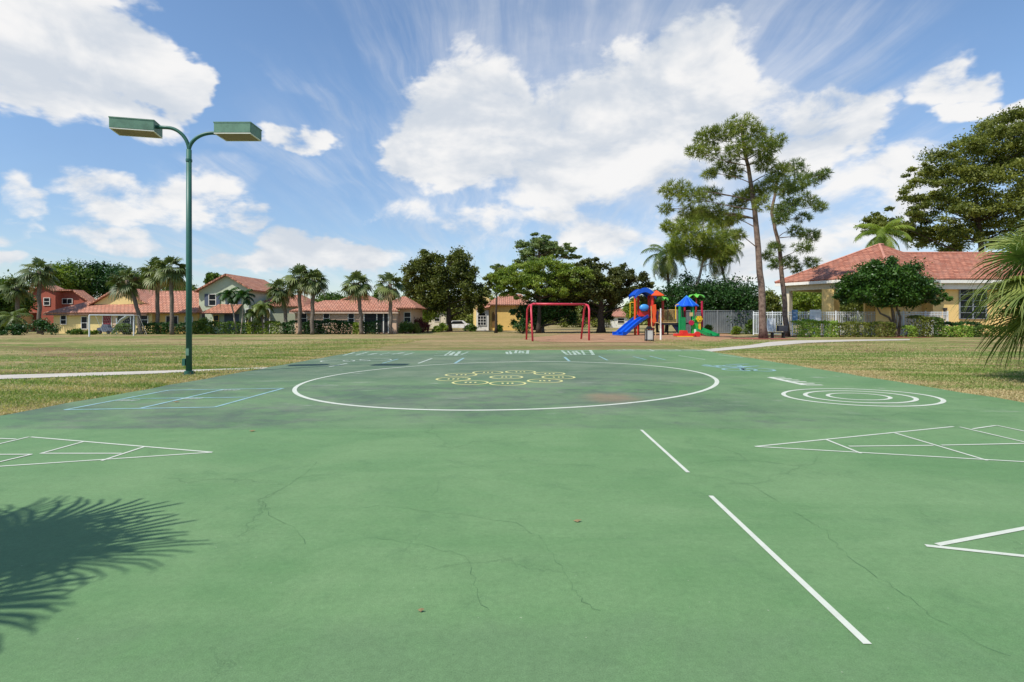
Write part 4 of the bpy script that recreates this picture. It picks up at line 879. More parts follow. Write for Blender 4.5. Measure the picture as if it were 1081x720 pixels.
# -- pink house
d = 63.0; x = lambda p: X(p, d); z = lambda p: Z(p, d)
h = thing('house', 'pink single storey house with salmon tiled hip roof and dark sliding doors', 'house', (x(370), d, 0))
MB().box(x(311), x(418), d, d+9, -.05, z(328)).build('wall', W_PNK, h)
MB().box(x(418)+.02, x(432), d+1.5, d+9, -.05, z(326)).build('wall', W_PNK, h)
r = Roof(); e1 = z(328)
r.face(((x(306.5), d-.45, e1), (x(421), d-.45, e1), (x(403), d+2.4, z(318)+.2), (x(335), d+2.4, z(318)+.2))); r.face(((x(306.5), d-.45, e1), (x(335), d+2.4, z(318)+.2), (x(335), d+9, z(318)+.2), (x(306.5), d+9, e1)))
r.face(((x(335), d+2.4, z(318)+.2), (x(403), d+2.4, z(318)+.2), (x(403), d+9, z(318)+.2), (x(335), d+9, z(318)+.2)))
hip(r, x(402), x(434), d+.8, d+9, z(324.5), z(311), x(415), x(419), .5); gable_roof(r, x(343), x(395), x(369), z(319), z(319), z(308.5), d+2.6, d+8, .2)
r.build(TILE2, h)
MB().prism([(x(345), z(319.5)), (x(369), z(309.5)), (x(393), z(319.5))], d+2.7, d+8).build('gable', W_PNK, h)
for p_ in (320.5, 344.3, 370.4): window(h, x(p_), d, z(341.5), .62, 1.15)
MB().box(x(384), x(409.5), d-.03, d-.005, 0.05, z(331)).build('sliding_door', SCREEN, h)
f = MB()
for p_ in (384, 397.5, 404.5, 409.8): f.box(x(p_)-.06, x(p_)+.06, d-.10, d-.035, 0, z(330.8))
f.build('door_frame', TRIM, h); window(h, x(427), d+1.5, z(340), .7, 1.1)
MB().box(x(306.5), x(421), d-.50, d-.40, e1-.33, e1-.15).build('fascia', mat('pale_fascia', lin(205, 180, 160)), h)

# -- yellow house with arched window
d = 80.0; x = lambda p: X(p, d); z = lambda p: Z(p, d)
h = thing('house', 'yellow house with white framed arched window glimpsed between two trees', 'house', (x(520), d, 0))
MB().prism([(x(499), -.05), (x(499), z(313)), (x(503), z(310)), (x(516), z(315)), (x(516), -.05)], d+.5, d+9).build('wall', W_YEL, h)
MB().box(x(516)+.02, x(560), d, d+9, -.05, z(321.5)).build('wall', W_OCH, h)
r = Roof(); hip(r, x(516), x(560), d, d+9, z(321.5), z(309), x(528), x(550), .5); r.build(TILE2, h)
r = Roof(); r.face(((x(502), d-1, z(327)), (x(517), d-1, z(324)), (x(517), d+.4, z(319)), (x(509), d+.4, z(319)))); r.build(TILE2, h)
MB().box(x(502.5), x(515.5), d-.5, d+.48, -.05, z(327.5)).build('window_bay', TRIM, h)
window(h, x(508.5), d-.5, z(343), 1.15, 1.25, 3, 3, arch=True)
f = MB(); f.prism([(x(519), z(345)), (x(524), z(345))]+[(x(521.5)+(x(524)-x(519))/2*math.cos(a), z(331)+.25*math.sin(a)) for a in np.linspace(0, PI, 8)], d-.08, d-.02); f.build('arched_door', mat('brown_door', lin(130, 96, 50)), h)
# small far house
d = 105.0; x = lambda p: X(p, d); z = lambda p: Z(p, d)
h = thing('house', 'distant white house with pink roof seen left of the blue slide', 'house', (x(655), d, 0))
MB().box(x(645), x(668), d, d+8, -.05, z(334)).build('wall', TRIM, h); r = Roof(); hip(r, x(645), x(668), d, d+8, z(334), z(325.5), x(651), x(662), .4); r.build(TILE2, h); window(h, x(655), d, z(341), 1.2, .9)
d = 100.0; x = lambda p: X(p, d); z = lambda p: Z(p, d)
h = thing('house', 'distant cream house half hidden behind trees left of the white car', 'house', (x(462), d, 0))
MB().box(x(452), x(470), d, d+8, -.05, z(328)).build('wall', CREAM, h); r = Roof(); hip(r, x(452), x(470), d, d+8, z(328), z(320), x(458), x(464), .4); r.build(TILE2, h); window(h, x(461), d, z(339), .9, 1.1)
d = 90.0
# white car
h = thing('parked_car', 'white car parked beyond the trees left of the yellow house', 'car', (X(483, 84), 84, 0)); x0 = X(483, 84)
MB().prism([(x0-2.1, .3), (x0-2.15, .75), (x0-1.3, .85), (x0-.8, 1.38), (x0+.7, 1.42), (x0+1.3, .95), (x0+2.1, .85), (x0+2.15, .3)], 83.2, 84.9).build('body', mat('white_car_paint', lin(230, 232, 234), .3), h)
MB().prism([(x0-1.1, .88), (x0-.72, 1.3), (x0+.62, 1.33), (x0+1.05, .93)], 83.18, 84.92).build('window', GLASS, h)
for q in (-1.35, 1.35): MB().tube([(x0+q, 83.15, .32), (x0+q, 83.4, .32)], .33, 16).build('wheel', mat('tyre', (.02, .02, .02), .9), h)

# -- clubhouse
h = thing('clubhouse', 'yellow clubhouse with open corner pavilion and terracotta hip roof on the right', 'clubhouse', (40, 54, 0))
Lp, Fp = Vector((28.7, 60.0)), Vector((34.5, 50.0)); u = (Fp-Lp).normalized(); v = Vector((-u.y, u.x))
if v.x < 0: v = -v
Bk = Lp+v*22; Fr = Fp+v*22; ze = 5.62; mid = (Lp+Fp)/2; A1 = mid+v*9.8; A2 = mid+v*10.6; zr = 9.75
def e3(p, zz): return (p.x, p.y, zz)
r = Roof(); r.face((e3(Lp, ze), e3(Fp, ze), e3(A1, zr))); r.face((e3(Fp, ze), e3(Fr, ze), e3(A2, zr), e3(A1, zr))); r.face((e3(Bk, ze), e3(Lp, ze), e3(A1, zr), e3(A2, zr))); r.face((e3(Fr, ze), e3(Bk, ze), e3(A2, zr)))
wy, wx0, wx1 = 55.6, 41.6, 66.0
r.face(((wx0, wy-.9, ze+.02), (wx1, wy-.9, ze+.02), (wx1, wy+6, 9.0), (wx0-1.2, wy+6, 9.0))); r.face(((wx0-1.2, wy+6, 9.0), (wx1, wy+6, 9.0), (wx1, wy+13, ze), (wx0, wy+13, ze)))
r.build(TILE3, h)
# ridge and hip caps
cap = MB()
for a, b in ((e3(Lp, ze+.02), e3(A1, zr+.04)), (e3(Fp, ze+.02), e3(A1, zr+.04)), (e3(A1, zr+.04), e3(A2, zr+.04)), ((wx0-1.2, wy+6, 9.05), (wx1, wy+6, 9.05))): cap.tube([a, b], .11, 6)
cap.build('ridge_caps', mat('ridge_cap_tile', lin(200, 140, 118), .8, .2, 4), h)
def beam(a, b, z0, z1, wd, m_, nm):
    c = (a+b)/2; q = (b-a); L_ = q.length/2; q = q.normalized(); MB().obox((c.x, c.y), (q.x, q.y), L_, wd/2, z0, z1).build(nm, m_, h)
beam(Lp+v*.1, Fp+v*.1-u*.02, ze-.42, ze-.13, .16, TRIM, 'fascia'); beam(Fp+v*.2, Fr, ze-.42, ze-.13, .16, TRIM, 'fascia'); MB().box(wx0+.4, wx1, wy-.98, wy-.82, ze-.42, ze-.12).build('fascia', TRIM, h)
# ceiling and ring beam of the pavilion
ins = .9; a_, b_, c_, d_ = Lp+u*ins+v*ins, Fp-u*ins+v*ins, Fp-u*ins+v*9, Lp+u*ins+v*9
so = [Lp+v*.25+u*.1, Fp+v*.25-u*.1, Fr, Bk]
MB().add([e3(q, ze-.20) for q in so]+[e3(q, ze-.16) for q in so], [(0,1,2,3),(7,6,5,4),(0,4,5,1),(1,5,6,2),(2,6,7,3),(3,7,4,0)]).build('soffit', CREAM, h)
beam(a_, b_, ze-.95, ze-.21, .5, CREAM, 'beam'); beam(b_, c_, ze-.95, ze-.21, .5, CREAM, 'beam'); beam(a_, d_, ze-.95, ze-.21, .5, CREAM, 'beam')
for q, wd, m_ in ((a_, .38, CREAM), (b_, .62, W_CLB), (b_-u*5.1, .62, W_CLB), (d_-v*.4, .4, W_OCH), (d_+u*4.5, .5, W_OCH)):
    MB().obox((q.x, q.y), (u.x, u.y), wd, wd*.8, -.05, ze-.951).build('column', m_, h)
MB().box(wx0+1.0, wx1, wy, wy+11, -.05, ze-.1).build('wall', W_CLB, h)
MB().box(wx0-1.5, wx0+.99, wy+1.5, wy+2, -.05, ze-.5).build('wall', W_CLB, h)
xc = 43.9
MB().box(xc-2, wx1, wy-.5, wy-.02, ze-1.0, ze-.25).build('cornice', TRIM, h)
zb = Z(336.5, wy); zt = Z(304.5, wy); xa, xb = X(1012, wy), X(1040, wy)
f = MB()
for k in range(3): q = xa+(xb-xa)*k/2; f.box(q-.05, q+.05, wy-.12, wy+.01, zb, zt)
for k in range(6): q = zb+(zt-zb)*k/5; f.box(xa+.07, xb-.07, wy-.11, wy+.01, q-.03, q+.03)
fo = f.build('window', mat('silver_frame', lin(140, 146, 150), .4), h)
g = MB().box(xa, xb, wy-.05, wy-.005, zb, zt); g.v = [(a-40, b-54, c) for a, b, c in g.v]; go = g.build('pane', GLASS); go.parent = fo
MB().box(X(995.5, wy), X(996.5, wy), wy-.14, wy-.01, Z(335, wy), Z(326, wy)).box(X(994.8, wy), X(997.2, wy), wy-.3, wy-.01, Z(328, wy), Z(325, wy)).build('wall_light', mat('dark_metal', lin(60, 58, 56), .5), h)
MB().box(wx0+1.1, X(1010, wy), wy-.07, wy-.005, 0, .4).build('plinth', W_CLB, h)
ring(*G(880, 352.5), 1.2, 'mulch_strip')
sheet('mulch_strip', wob([G(836, 355), G(1000, 354.9), G(1100, 354.9), G(1100, 354), G(1000, 354.1), (26, 52.6)], .1), -.012, RED, kind='structure')

# ================================================================== FENCES
PICK = mat('white_aluminium', lin(226, 230, 230), .45, .05); GALV = mat('grey_fence_metal', lin(166, 170, 170), .45, .1, metal=.2)
def picket_fence(name, label, pts, hgt, m_, gap=.13, post=2.4, pr=.012, group='pool fence'):
    o = thing(name, label, 'fence', (pts[0][0], pts[0][1], -.03), group); pk = MB(); rl = MB()
    for (x0, y0), (x1, y1) in zip(pts[:-1], pts[1:]):
        a = Vector((x0, y0)); b = Vector((x1, y1)); L_ = (b-a).length; q = (b-a)/L_; n = int(L_/gap)
        for k in range(n+1):
            c = a+q*L_*k/n; pk.obox((c.x, c.y), (q.x, q.y), pr, pr, .05, hgt)
        for zz in (.14, hgt-.28, hgt-.06): c = (a+b)/2; MB().obox((c.x, c.y), (q.x, q.y), L_/2, .022, zz-.022, zz+.022).build('rail', m_, o)
        n = max(1, round(L_/post))
        for k in range(n+1):
            c = a+q*L_*k/n; MB().obox((c.x, c.y), (q.x, q.y), .04, .04, -.05, hgt+.08).build('post', m_, o)
    pk.build('pickets', m_, o); return o
fz = 54.0; ht = Z(325.5, fz)
ht2 = 2.35
picket_fence('picket_fence', 'tall white metal picket fence around the pool in front of the pavilion', [(X(836, 54), 54), (X(905, 53.5), 53.5), (X(1000, 54.6), 54.6)], ht2, PICK, gap=.16, pr=.02)
picket_fence('picket_fence', 'white metal gate fence section behind the pine trunks', [(X(795, 57), 57), (X(836, 54), 54)], ht2, PICK, gap=.16, pr=.02)
o = thing('screened_fence', 'grey mesh fence behind the play structure and green slide', 'fence', (X(768, 61), 61, -.03)); rl = MB(); d = 61.0
x0, x1 = X(714, d), X(800, d); ht3 = Z(328, d)
def mesh_screen_mat():
    m = bpy.data.materials.new('grey_wind_screen'); m.use_nodes = True; t = NT(m.node_tree); tc = t.n('ShaderNodeTexCoord').outputs['Object']
    c = t.mix(t.ramp(t.noise(tc, .7, 5, .6), .35, .7), lin(122, 128, 128), lin(96, 102, 104))
    p = t.n('ShaderNodeBsdfPrincipled'); t.put(p.inputs['Base Color'], c); p.inputs['Roughness'].default_value = .8
    tr = t.n('ShaderNodeBsdfTransparent'); mx = t.n('ShaderNodeMixShader'); mx.inputs[0].default_value = .72
    t.L.new(tr.outputs[0], mx.inputs[1]); t.L.new(p.outputs[0], mx.inputs[2]); t.L.new(mx.outputs[0], t.n('ShaderNodeOutputMaterial').inputs[0]); return m
MB().box(x0, x1, d, d+.012, .08, ht3-.03).build('screen', mesh_screen_mat(), o)
n = 6
for k in range(n+1): q = x0+(x1-x0)*k/n; MB().tube([(q, d-.05, -.05), (q, d-.05, ht3+.06)], .035, 8).build('post', GALV, o)
rl.tube([(x0, d-.05, ht3), (x1, d-.05, ht3)], .025, 6).tube([(x0, d-.05, .1), (x1, d-.05, .1)], .02, 6)
for k in range(40): q = x0+(x1-x0)*(k+.5)/40; rl.tube([(q, d-.02, .1), (q, d-.02, ht3)], .010, 4)
rl.build('rail', GALV, o)
# pool signs and white panels on the fence
def panel(name, label, px0, px1, py0, py1, d, m1, m2=None, cat='sign'):
    o = thing(name, label, cat, (X((px0+px1)/2, d), d, Z(py1, d)))
    MB().box(X(px0, d), X(px1, d), d-.03, d, Z(py1, d), Z(py0, d)).build('board', m1, o)
    if m2:
        f = MB(); a, b = X(px0, d)+.12, X(px1, d)-.12
        for k in range(3): q = Z(py0, d)-.25-.38*k; f.box(a, b-.1*k, d-.036, d-.031, q-.12, q)
        f.build('print', m2, o)
    return o
panel('notice_board', 'blue notice board hanging on the white pool fence right of the thin pine', 835.5, 841.5, 327, 339, 53.8, mat('blue_board', lin(104, 140, 176)), mat('pale_print', lin(196, 210, 220)))
panel('notice_board', 'white notice board on the pool fence left of the first column', 854.5, 866, 327, 340, 53.7, mat('white_board', lin(232, 236, 238)), mat('faint_print', lin(212, 218, 222)))
panel('storage_cabinet', 'white pool cabinet glimpsed between the two pine trunks', 809, 818, 336, 350, 55.6, mat('white_board', lin(232, 236, 238)), mat('faint_print', lin(212, 218, 222)), 'cabinet')

# ================================================================== STREET LAMP
LG = mat('green_lamp_paint', lin(54, 104, 88), .45, .15, 2, vcol=lin(44, 88, 74)); LG2 = mat('faded_green_paint', lin(104, 140, 116), .55, .15, 4)
bx, by = G(199, 395); lp = thing('street_lamp', 'tall green lamp post with two box heads beside the court', 'street lamp', (bx, by, 0))
s_ = by/F; ztop = Z(158, by)
MB().tube([(bx, by, -.03), (bx, by, ztop*.5), (bx, by, ztop)], [.082, .078, .07], 20).build('pole', LG, lp, smooth=True)
MB().tube([(bx, by, ztop-.35), (bx, by, ztop-.28)], .085, 20).build('collar', LG, lp)
ya = math.radians(-9); ca, sa = math.cos(ya), math.sin(ya)
def arm(sg, ex, ez):
    pts = [];
    for k in range(13):
        a = PI/2*k/12; dx = sg*(ex*(1-math.cos(a))); dz = ez*math.sin(a); pts.append((bx+dx*ca, by-dx*sa*-1*1, ztop-.05+dz))
    dx = sg*(ex+.35); pts.append((bx+dx*ca, by+dx*sa, ztop-.05+ez)); pts = [(p[0], by+(p[0]-bx)*math.tan(-ya), p[2]) for p in pts]
    MB().tube(pts, .05, 14).build('arm', LG, lp, smooth=True); return pts[-1]
def head(pxl, pxr, pyb, pyt, dd, yaw, dep, pal):
    x0, x1 = X(pxl, dd), X(pxr, dd); zb_, zt_ = Z(pyb, dd), Z(pyt, dd); w_ = (x1-x0)/math.cos(yaw); cx, cy = (x0+x1)/2, dd
    q = Vector((math.cos(yaw), math.sin(yaw))); nrm = Vector((-q.y, q.x)); c = Vector((cx, cy))+q*0+nrm*dep/2
    o = MB().obox((c.x, c.y), (q.x, q.y), w_/2, dep/2, zb_, zt_).build('lamp_head', pal, lp, bevel=.012)
    pl = lp.location
    def sub(mb_, nm, m_):
        mb_.v = [(a-pl.x, b-pl.y, c_-pl.z) for a, b, c_ in mb_.v]; k = mb_.build(nm, m_); k.parent = o
    sub(MB().obox((c.x, c.y), (q.x, q.y), w_/2+.008, dep/2+.008, zt_-.035, zt_-.004), 'lid', pal)
    r_ = MB()
    for sx_, sy_, hw, hd in ((0, -1, w_/2-.002, .02), (0, 1, w_/2-.002, .02), (-1, 0, .02, dep/2-.042), (1, 0, .02, dep/2-.042)):
        cc = c+q*sx_*(w_/2-.022)+nrm*sy_*(dep/2-.022); r_.obox((cc.x, cc.y), (q.x, q.y), hw, hd, zb_-.025, zb_-.002)
    sub(r_, 'lens_frame', TRIM)
    sub(MB().obox((c.x, c.y), (q.x, q.y), w_/2-.045, dep/2-.045, zb_-.014, zb_-.003), 'lens', mat('amber_lens', lin(124, 108, 84), .3, .2, 2, vcol=lin(84, 74, 60)))
MB().tube([(bx, by, .02), (bx, by, .10)], .12, 20).build('base_collar', LG, lp)
for k in range(4): a_ = PI/4+k*PI/2; MB().tube([(bx+.15*math.cos(a_), by+.15*math.sin(a_), .0), (bx+.15*math.cos(a_), by+.15*math.sin(a_), .06)], .015, 6).build('bolt', mat('rusty_bolt', lin(110, 86, 66), .7), lp)
MB().box(bx-.045, bx+.045, by-.092, by-.07, .55, .75).build('hand_hole_cover', LG2, lp)
eL = arm(-1, .58, .66); eR = arm(1, .70, .57)
head(118.0, 158.8, 136, 124.4, by-.42, math.radians(14), .66, LG2); head(225.0, 264.0, 140, 128.3, by-.30, 0.0, .70, LG2)
MB().box(bx-.13, bx+.13, by-.13, by+.13, -.03, .02).build('base_plate', LG, lp)
MB().box(bx-.17, bx-.085, by-.06, by+.06, .25, .45).build('junction_box', LG, lp)

# ================================================================== SWING FRAME
RD = mat('red_painted_steel', lin(204, 60, 76), .4, .1, 3)
sw = thing('swing_frame', 'red steel swing frame without swings on the mulch', 'swing frame', (X(590, 42), 42, 0))
def leg(px, dd, tpx, td, zt_):
    a = Vector((X(px, dd), dd, -.05)); b = Vector((X(tpx, td), td, zt_)); return a, b
zt_ = Z(320.8, 42.0); bl = Vector((X(562, 42.3), 42.3, zt_)); br_ = Vector((X(617.5, 43.2), 43.2, zt_)); br_.z = zt_
MB().tube([bl, br_], .085, 14).build('top_beam', RD, sw, smooth=True)
for (px, dd, e, sg) in ((555.2, 43.8, bl, -1), (561.8, 40.6, bl, -1), (613, 45.0, br_, 1), (621.3, 42.0, br_, 1)):
    a = Vector((X(px, dd), dd, -.05)); k = Vector((a.x, a.y, 0)).lerp(Vector((e.x, e.y, 0)), .62); k = Vector((a.x*.62+e.x*.38+sg*.12, a.y*.62+e.y*.38, zt_-.42))
    MB().tube([a, a.lerp(k, .7), k, k.lerp(e, .45)+Vector((sg*.05, 0, .12)), e+Vector((sg*.02, 0, -.02)), e-Vector((sg*.25, 0, 0))], .075, 12).build('leg', RD, sw, smooth=True)

# ================================================================== GOAL
gw = mat('white_goal_tube', lin(232, 232, 228), .4, .05)
d0 = 52.5; g0 = Vector((X(93.8, 51.5), 51.5)); g1 = Vector((X(140.7, 54.5), 54.5)); gh = Z(332.8, 53); go_ = thing('soccer_goal', 'small white soccer goal in front of the yellow house', 'goal', (g0.x, g0.y, 0)); bk = Vector((.0, 1.3))
for q in (g0, g1): MB().tube([(q.x, q.y, -.05), (q.x, q.y, gh)], .065, 10).build('goal_post', gw, go_)
MB().tube([(g0.x, g0.y, gh), (g1.x, g1.y, gh)], .06, 10).build('crossbar', gw, go_)
for q in (g0, g1): MB().tube([(q.x, q.y, gh), (q.x+.1, q.y+.6, gh), (q.x+.3, q.y+1.5, 0)], .02, 6).build('back_frame', gw, go_)
nt = MB()
for k in range(21):
    q = g0.lerp(g1, k/20); nt.tube([(q.x, q.y, gh), (q.x+.1, q.y+.6, gh), (q.x+.3, q.y+1.5, 0)], .004, 3)
for k in range(9):
    f = k/8; nt.tube([(g0.x+.1+.2*f, g0.y+.6+.9*f, gh*(1-f)), (g1.x+.1+.2*f, g1.y+.6+.9*f, gh*(1-f))], .004, 3)
nt.build('net', gw, go_)
# toddler slide in the garden
d = 59.5; ts = thing('garden_slide', 'pale plastic toddler slide in the garden behind the goal', 'slide', (X(125, d), d, 0)); PLW = mat('pale_plastic', lin(206, 212, 210), .45)
a, b, c_ = P3(135, 333.5, d), P3(128, 338, d), P3(119, 350, d); c_.z = .1
for off in (-.25, .25): MB().tube([a+Vector((0, off, .05)), b+Vector((0, off, .05)), c_+Vector((0, off, .05))], .05, 6).build('side_rail', PLW, ts)
MB().add([a+Vector((0, -.25, 0)), b+Vector((0, -.25, 0)), c_+Vector((0, -.25, 0)), a+Vector((0, .25, 0)), b+Vector((0, .25, 0)), c_+Vector((0, .25, 0)), a+Vector((0, -.25, -.05)), b+Vector((0, -.25, -.05)), c_+Vector((0, -.25, -.05)), a+Vector((0, .25, -.05)), b+Vector((0, .25, -.05)), c_+Vector((0, .25, -.05))],
    [(0,1,4,3),(1,2,5,4),(6,9,10,7),(7,10,11,8),(0,6,7,1),(1,7,8,2),(3,4,10,9),(4,5,11,10)]).build('chute', PLW, ts)
for p_ in (122.5, 137.5): q = P3(p_, 334 if p_ > 130 else 336, d); MB().tube([(q.x, d, -.03), (q.x-.0, d, q.z)], .05, 6).build('leg', PLW, ts)
o = thing('play_cart', 'dark grey plastic play cart beside the toddler slide', 'toy', (X(111, 59.3), 59.3, 0)); q = X(111, 59.3)
MB().prism([(q-.75, .25), (q-.8, .65), (q-.35, .75), (q-.25, 1.05), (q+.35, 1.05), (q+.45, .7), (q+.7, .6), (q+.7, .25)], 59.1, 59.6).build('body', mat('grey_plastic', lin(92, 98, 112), .5), o)
for k in (-.45, .45): MB().tube([(q+k, 59.05, .2), (q+k, 59.15, .2)], .2, 12).build('wheel', mat('tyre', (.02, .02, .02)), o)

# ================================================================== PLAYGROUND
PB = mat('blue_plastic', lin(16, 84, 196), .35, .08); PR = mat('red_plastic', lin(206, 48, 40), .4, .08); PO = mat('orange_plastic', lin(228, 86, 36), .4, .08); PG = mat('green_plastic', lin(24, 140, 78), .4, .08); PY = mat('yellow_plastic', lin(232, 186, 40), .4, .08); PK = mat('black_deck', lin(40, 40, 46), .7); PT = mat('tan_bars', lin(206, 176, 120), .5); PLB = mat('light_blue_plastic', lin(70, 150, 220), .25); PLG = mat('leaf_green_plastic', lin(104, 190, 72), .4); GRD = mat('wine_red_post', lin(190, 36, 70), .4)
d = 57.0; pg = thing('play_structure', 'colourful play structure with blue slides, bridge and blue roofed tower', 'play structure', (X(700, d), d, 0))
K = lambda cx, cy, dd=d: P3(640+cx/9, 290+cy/9, dd)
kx = lambda cx, dd=d: K(cx, 0, dd).x; kz = lambda cy, dd=d: K(0, cy, dd).z
def post(cx, top, dd, m_, r_=.10): MB().tube([(kx(cx, dd), dd, -.05), (kx(cx, dd), dd, kz(top, dd))], r_, 12).build('post', m_, pg, smooth=False)
for cx, dd, m_ in ((270, 56, PO), (425, 56, PR), (300, 57.6, PR), (400, 57.6, PR)): post(cx, 200, dd, m_, .12)
post(437, 205, 55.7, PR, .14); post(533, 235, 56.4, mat('dark_red_post', lin(170, 50, 36), .45), .13); post(580, 310, 57.5, PK, .07)
for cx, dd in ((695, 56), (820, 56), (722, 57.8), (806, 57.8)): post(cx, 300, dd, PG, .15 if cx in (695,) else .11)
post(905, 250, 57, GRD, .11); post(740, 310, 58.4, GRD, .14)
# arched blue roof
arc = []
for k in range(13):
    f = k/12; arc.append((kx(232+200*f), kz(222-6*0-88*math.sin(PI*(f*.86+.07))**.9+8*f)))
arc2 = [(a, b-.16) for a, b in arc[::-1]]
r_ = MB(); n = len(arc)
for y0, y1 in ((55.4, 58.2),):
    for i in range(n-1):
        (a, b), (a2, b2) = arc[i], arc[i+1]
        r_.add([(a, y0, b), (a2, y0, b2), (a2, y1, b2), (a, y1, b), (a, y0, b-.12), (a2, y0, b2-.12), (a2, y1, b2-.12), (a, y1, b-.12)], [(0,1,2,3),(7,6,5,4),(0,4,5,1),(3,2,6,7)])
    for yy in (55.4, 58.2):
        q = [(a, b+.10) for a, b in arc]+[(a, b-.38) for a, b in arc[::-1]]
        for i in range(n-1):
            (a, b), (a2, b2) = arc[i], arc[i+1]; yy2 = yy-.06
            r_.add([(a, yy2, b-.38), (a2, yy2, b2-.38), (a2, yy2, b2+.08), (a, yy2, b+.08), (a, yy, b-.38), (a2, yy, b2-.38), (a2, yy, b2+.08), (a, yy, b+.08)], [(0,1,2,3),(7,6,5,4),(3,2,6,7),(0,4,5,1)])
r_.build('arched_roof', PB, pg)
# small orange pyramid roof
c = K(440, 155); zz = kz(200); w_ = .62
MB().add([(c.x-w_, 55.1, zz), (c.x+w_, 55.1, zz), (c.x+w_, 56.3, zz), (c.x-w_, 56.3, zz), (c.x, 55.7, kz(152)), (c.x-w_, 55.1, zz-.08), (c.x+w_, 55.1, zz-.08), (c.x+w_, 56.3, zz-.08), (c.x-w_, 56.3, zz-.08)],
   [(0,1,4),(1,2,4),(2,3,4),(3,0,4),(5,8,7,6),(0,5,6,1),(1,6,7,2),(2,7,8,3),(3,8,5,0)]).build('pyramid_roof', PO, pg)
# leaf toppers
def leaftop(cx, cy, dd, r1, nm=6, m_=PLG):
    c = K(cx, cy, dd); mb_ = MB()
    for k in range(nm):
        a = 2*PI*k/nm+.3; hx, hy = math.cos(a), math.sin(a); sx_, sy_ = -hy, hx; P = []
        for f, w__, dz in ((0, .06, .0), (.35, .24, .10), (.7, .26, .02), (1, .06, -.24)):
            for s2 in (-1, 1):
                P.append((c.x+hx*r1*f+sx_*w__*s2, c.y+hy*r1*f+sy_*w__*s2, c.z+dz))
        P2 = [(a_, b_, c__-.05) for a_, b_, c__ in P]
        fs = []
        for i in range(3): fs += [(2*i, 2*i+1, 2*i+3, 2*i+2), (8+2*i, 8+2*i+2, 8+2*i+3, 8+2*i+1), (2*i, 2*i+2, 10+2*i, 8+2*i), (2*i+1, 9+2*i, 11+2*i, 2*i+3)]
        fs += [(6, 7, 15, 14)]
        mb_.add(P+P2, fs)
    mb_.tube([(c.x, c.y, c.z-.1), (c.x, c.y, c.z+.22)], .06, 8); mb_.build('leaf_topper', m_, pg)
leaftop(533, 222, 56.4, .62); leaftop(850, 195, 58.2, .95); post(850, 200, 58.2, mat('dark_red_post', (0,0,0)), .09)
# blue ribbed tent roof
c = K(760, 200, 56.9); zz = kz(298); w_ = 1.18; R_ = MB(); n = 16; apx = (c.x, c.y, c.z); rim = [(c.x+w_*1.02*math.cos(2*PI*k/n+.2), c.y+w_*math.sin(2*PI*k/n+.2), zz+(.06 if k % 2 else -.02)) for k in range(n)]
R_.add([apx]+rim+[(c.x, c.y, c.z-.1)]+[(a, b, q-.07) for a, b, q in rim], [(0, 1+k, 1+(k+1) % n) for k in range(n)]+[(n+1, n+2+(k+1) % n, n+2+k) for k in range(n)]+[(1+k, n+2+k, n+2+(k+1) % n, 1+(k+1) % n) for k in range(n)])
R_.build('tent_roof', PB, pg); rb = MB()
for k in range(0, n, 2): rb.tube([(apx[0], apx[1], apx[2]+.02), (rim[k][0], rim[k][1], rim[k][2]+.03)], .03, 5)
rb.build('roof_ribs', PLB, pg)
# decks
MB().box(kx(262), kx(440), 55.9, 57.8, kz(395)-.12, kz(395)).build('deck', PK, pg); MB().box(kx(455), kx(668), 56.2, 57.6, kz(475), kz(460)).build('bridge_deck', PK, pg); MB().box(kx(688), kx(830), 56, 57.9, kz(470), kz(458)).build('deck', PK, pg)
# bubble panel, orange climber, barriers
MB().box(kx(283), kx(300), 55.9, 55.98, kz(395), kz(330)).box(kx(365), kx(380), 55.9, 55.98, kz(395), kz(300)).box(kx(300), kx(365), 55.9, 55.98, kz(395), kz(352)).build('barrier', PR, pg)
me = bpy.data.meshes.new('bubble_window'); bm = bmesh.new(); bmesh.ops.create_uvsphere(bm, u_segments=20, v_segments=12, radius=.5); bm.to_mesh(me); bm.free(); me.materials.append(PLB)
for p_ in me.polygons: p_.use_smooth = True
o = bpy.data.objects.new('bubble_window', me); o.scale = (1.0, .5, .7); o.location = Vector((kx(330), 55.8, kz(315)))-pg.location; link(o, pg)
cl = MB()
for cx in (390, 424): cl.tube([(kx(cx), 55.3, -.02), (kx(cx)+.0, 55.4, kz(470)), (kx(cx), 55.6, kz(300))], .045, 8)
for cy in (540, 500): cl.box(kx(390), kx(424), 55.3, 55.38, kz(cy), kz(cy-10))
cl.build('ladder', PT, pg)
MB().prism([(kx(388), kz(445)), (kx(398), kz(395)), (kx(388), kz(340)), (kx(395), kz(290)), (kx(424), kz(285)), (kx(428), kz(350)), (kx(420), kz(400)), (kx(428), kz(440)), (kx(410), kz(462))], 55.18, 55.28).build('climber_panel', PO, pg)
hp = MB(); hp.tube([(kx(213), 56.5, kz(405)), (kx(213), 56.5, kz(270)), (kx(222), 56.5, kz(264)), (kx(262), 56.4, kz(266))], .045, 8); hp.tube([(kx(252), 56.5, kz(400)), (kx(252), 56.5, kz(275))], .035, 8); hp.build('hoop_rail', PY, pg)
br = MB()
for k in range(18): cx = 458+k*12.2; br.tube([(kx(cx), 56.25, kz(458)), (kx(cx), 56.25, kz(335))], .022, 5)
for cy in (335, 455): br.tube([(kx(455), 56.25, kz(cy)), (kx(672), 56.25, kz(cy))], .035, 6)
br.build('bridge_rail', PT, pg)
br = MB()
for k in range(18): cx = 458+k*12.2; br.tube([(kx(cx), 57.55, kz(458)), (kx(cx), 57.55, kz(335))], .022, 5)
for cy in (335, 455): br.tube([(kx(455), 57.55, kz(cy)), (kx(672), 57.55, kz(cy))], .035, 6)
br.build('bridge_rail', PT, pg)
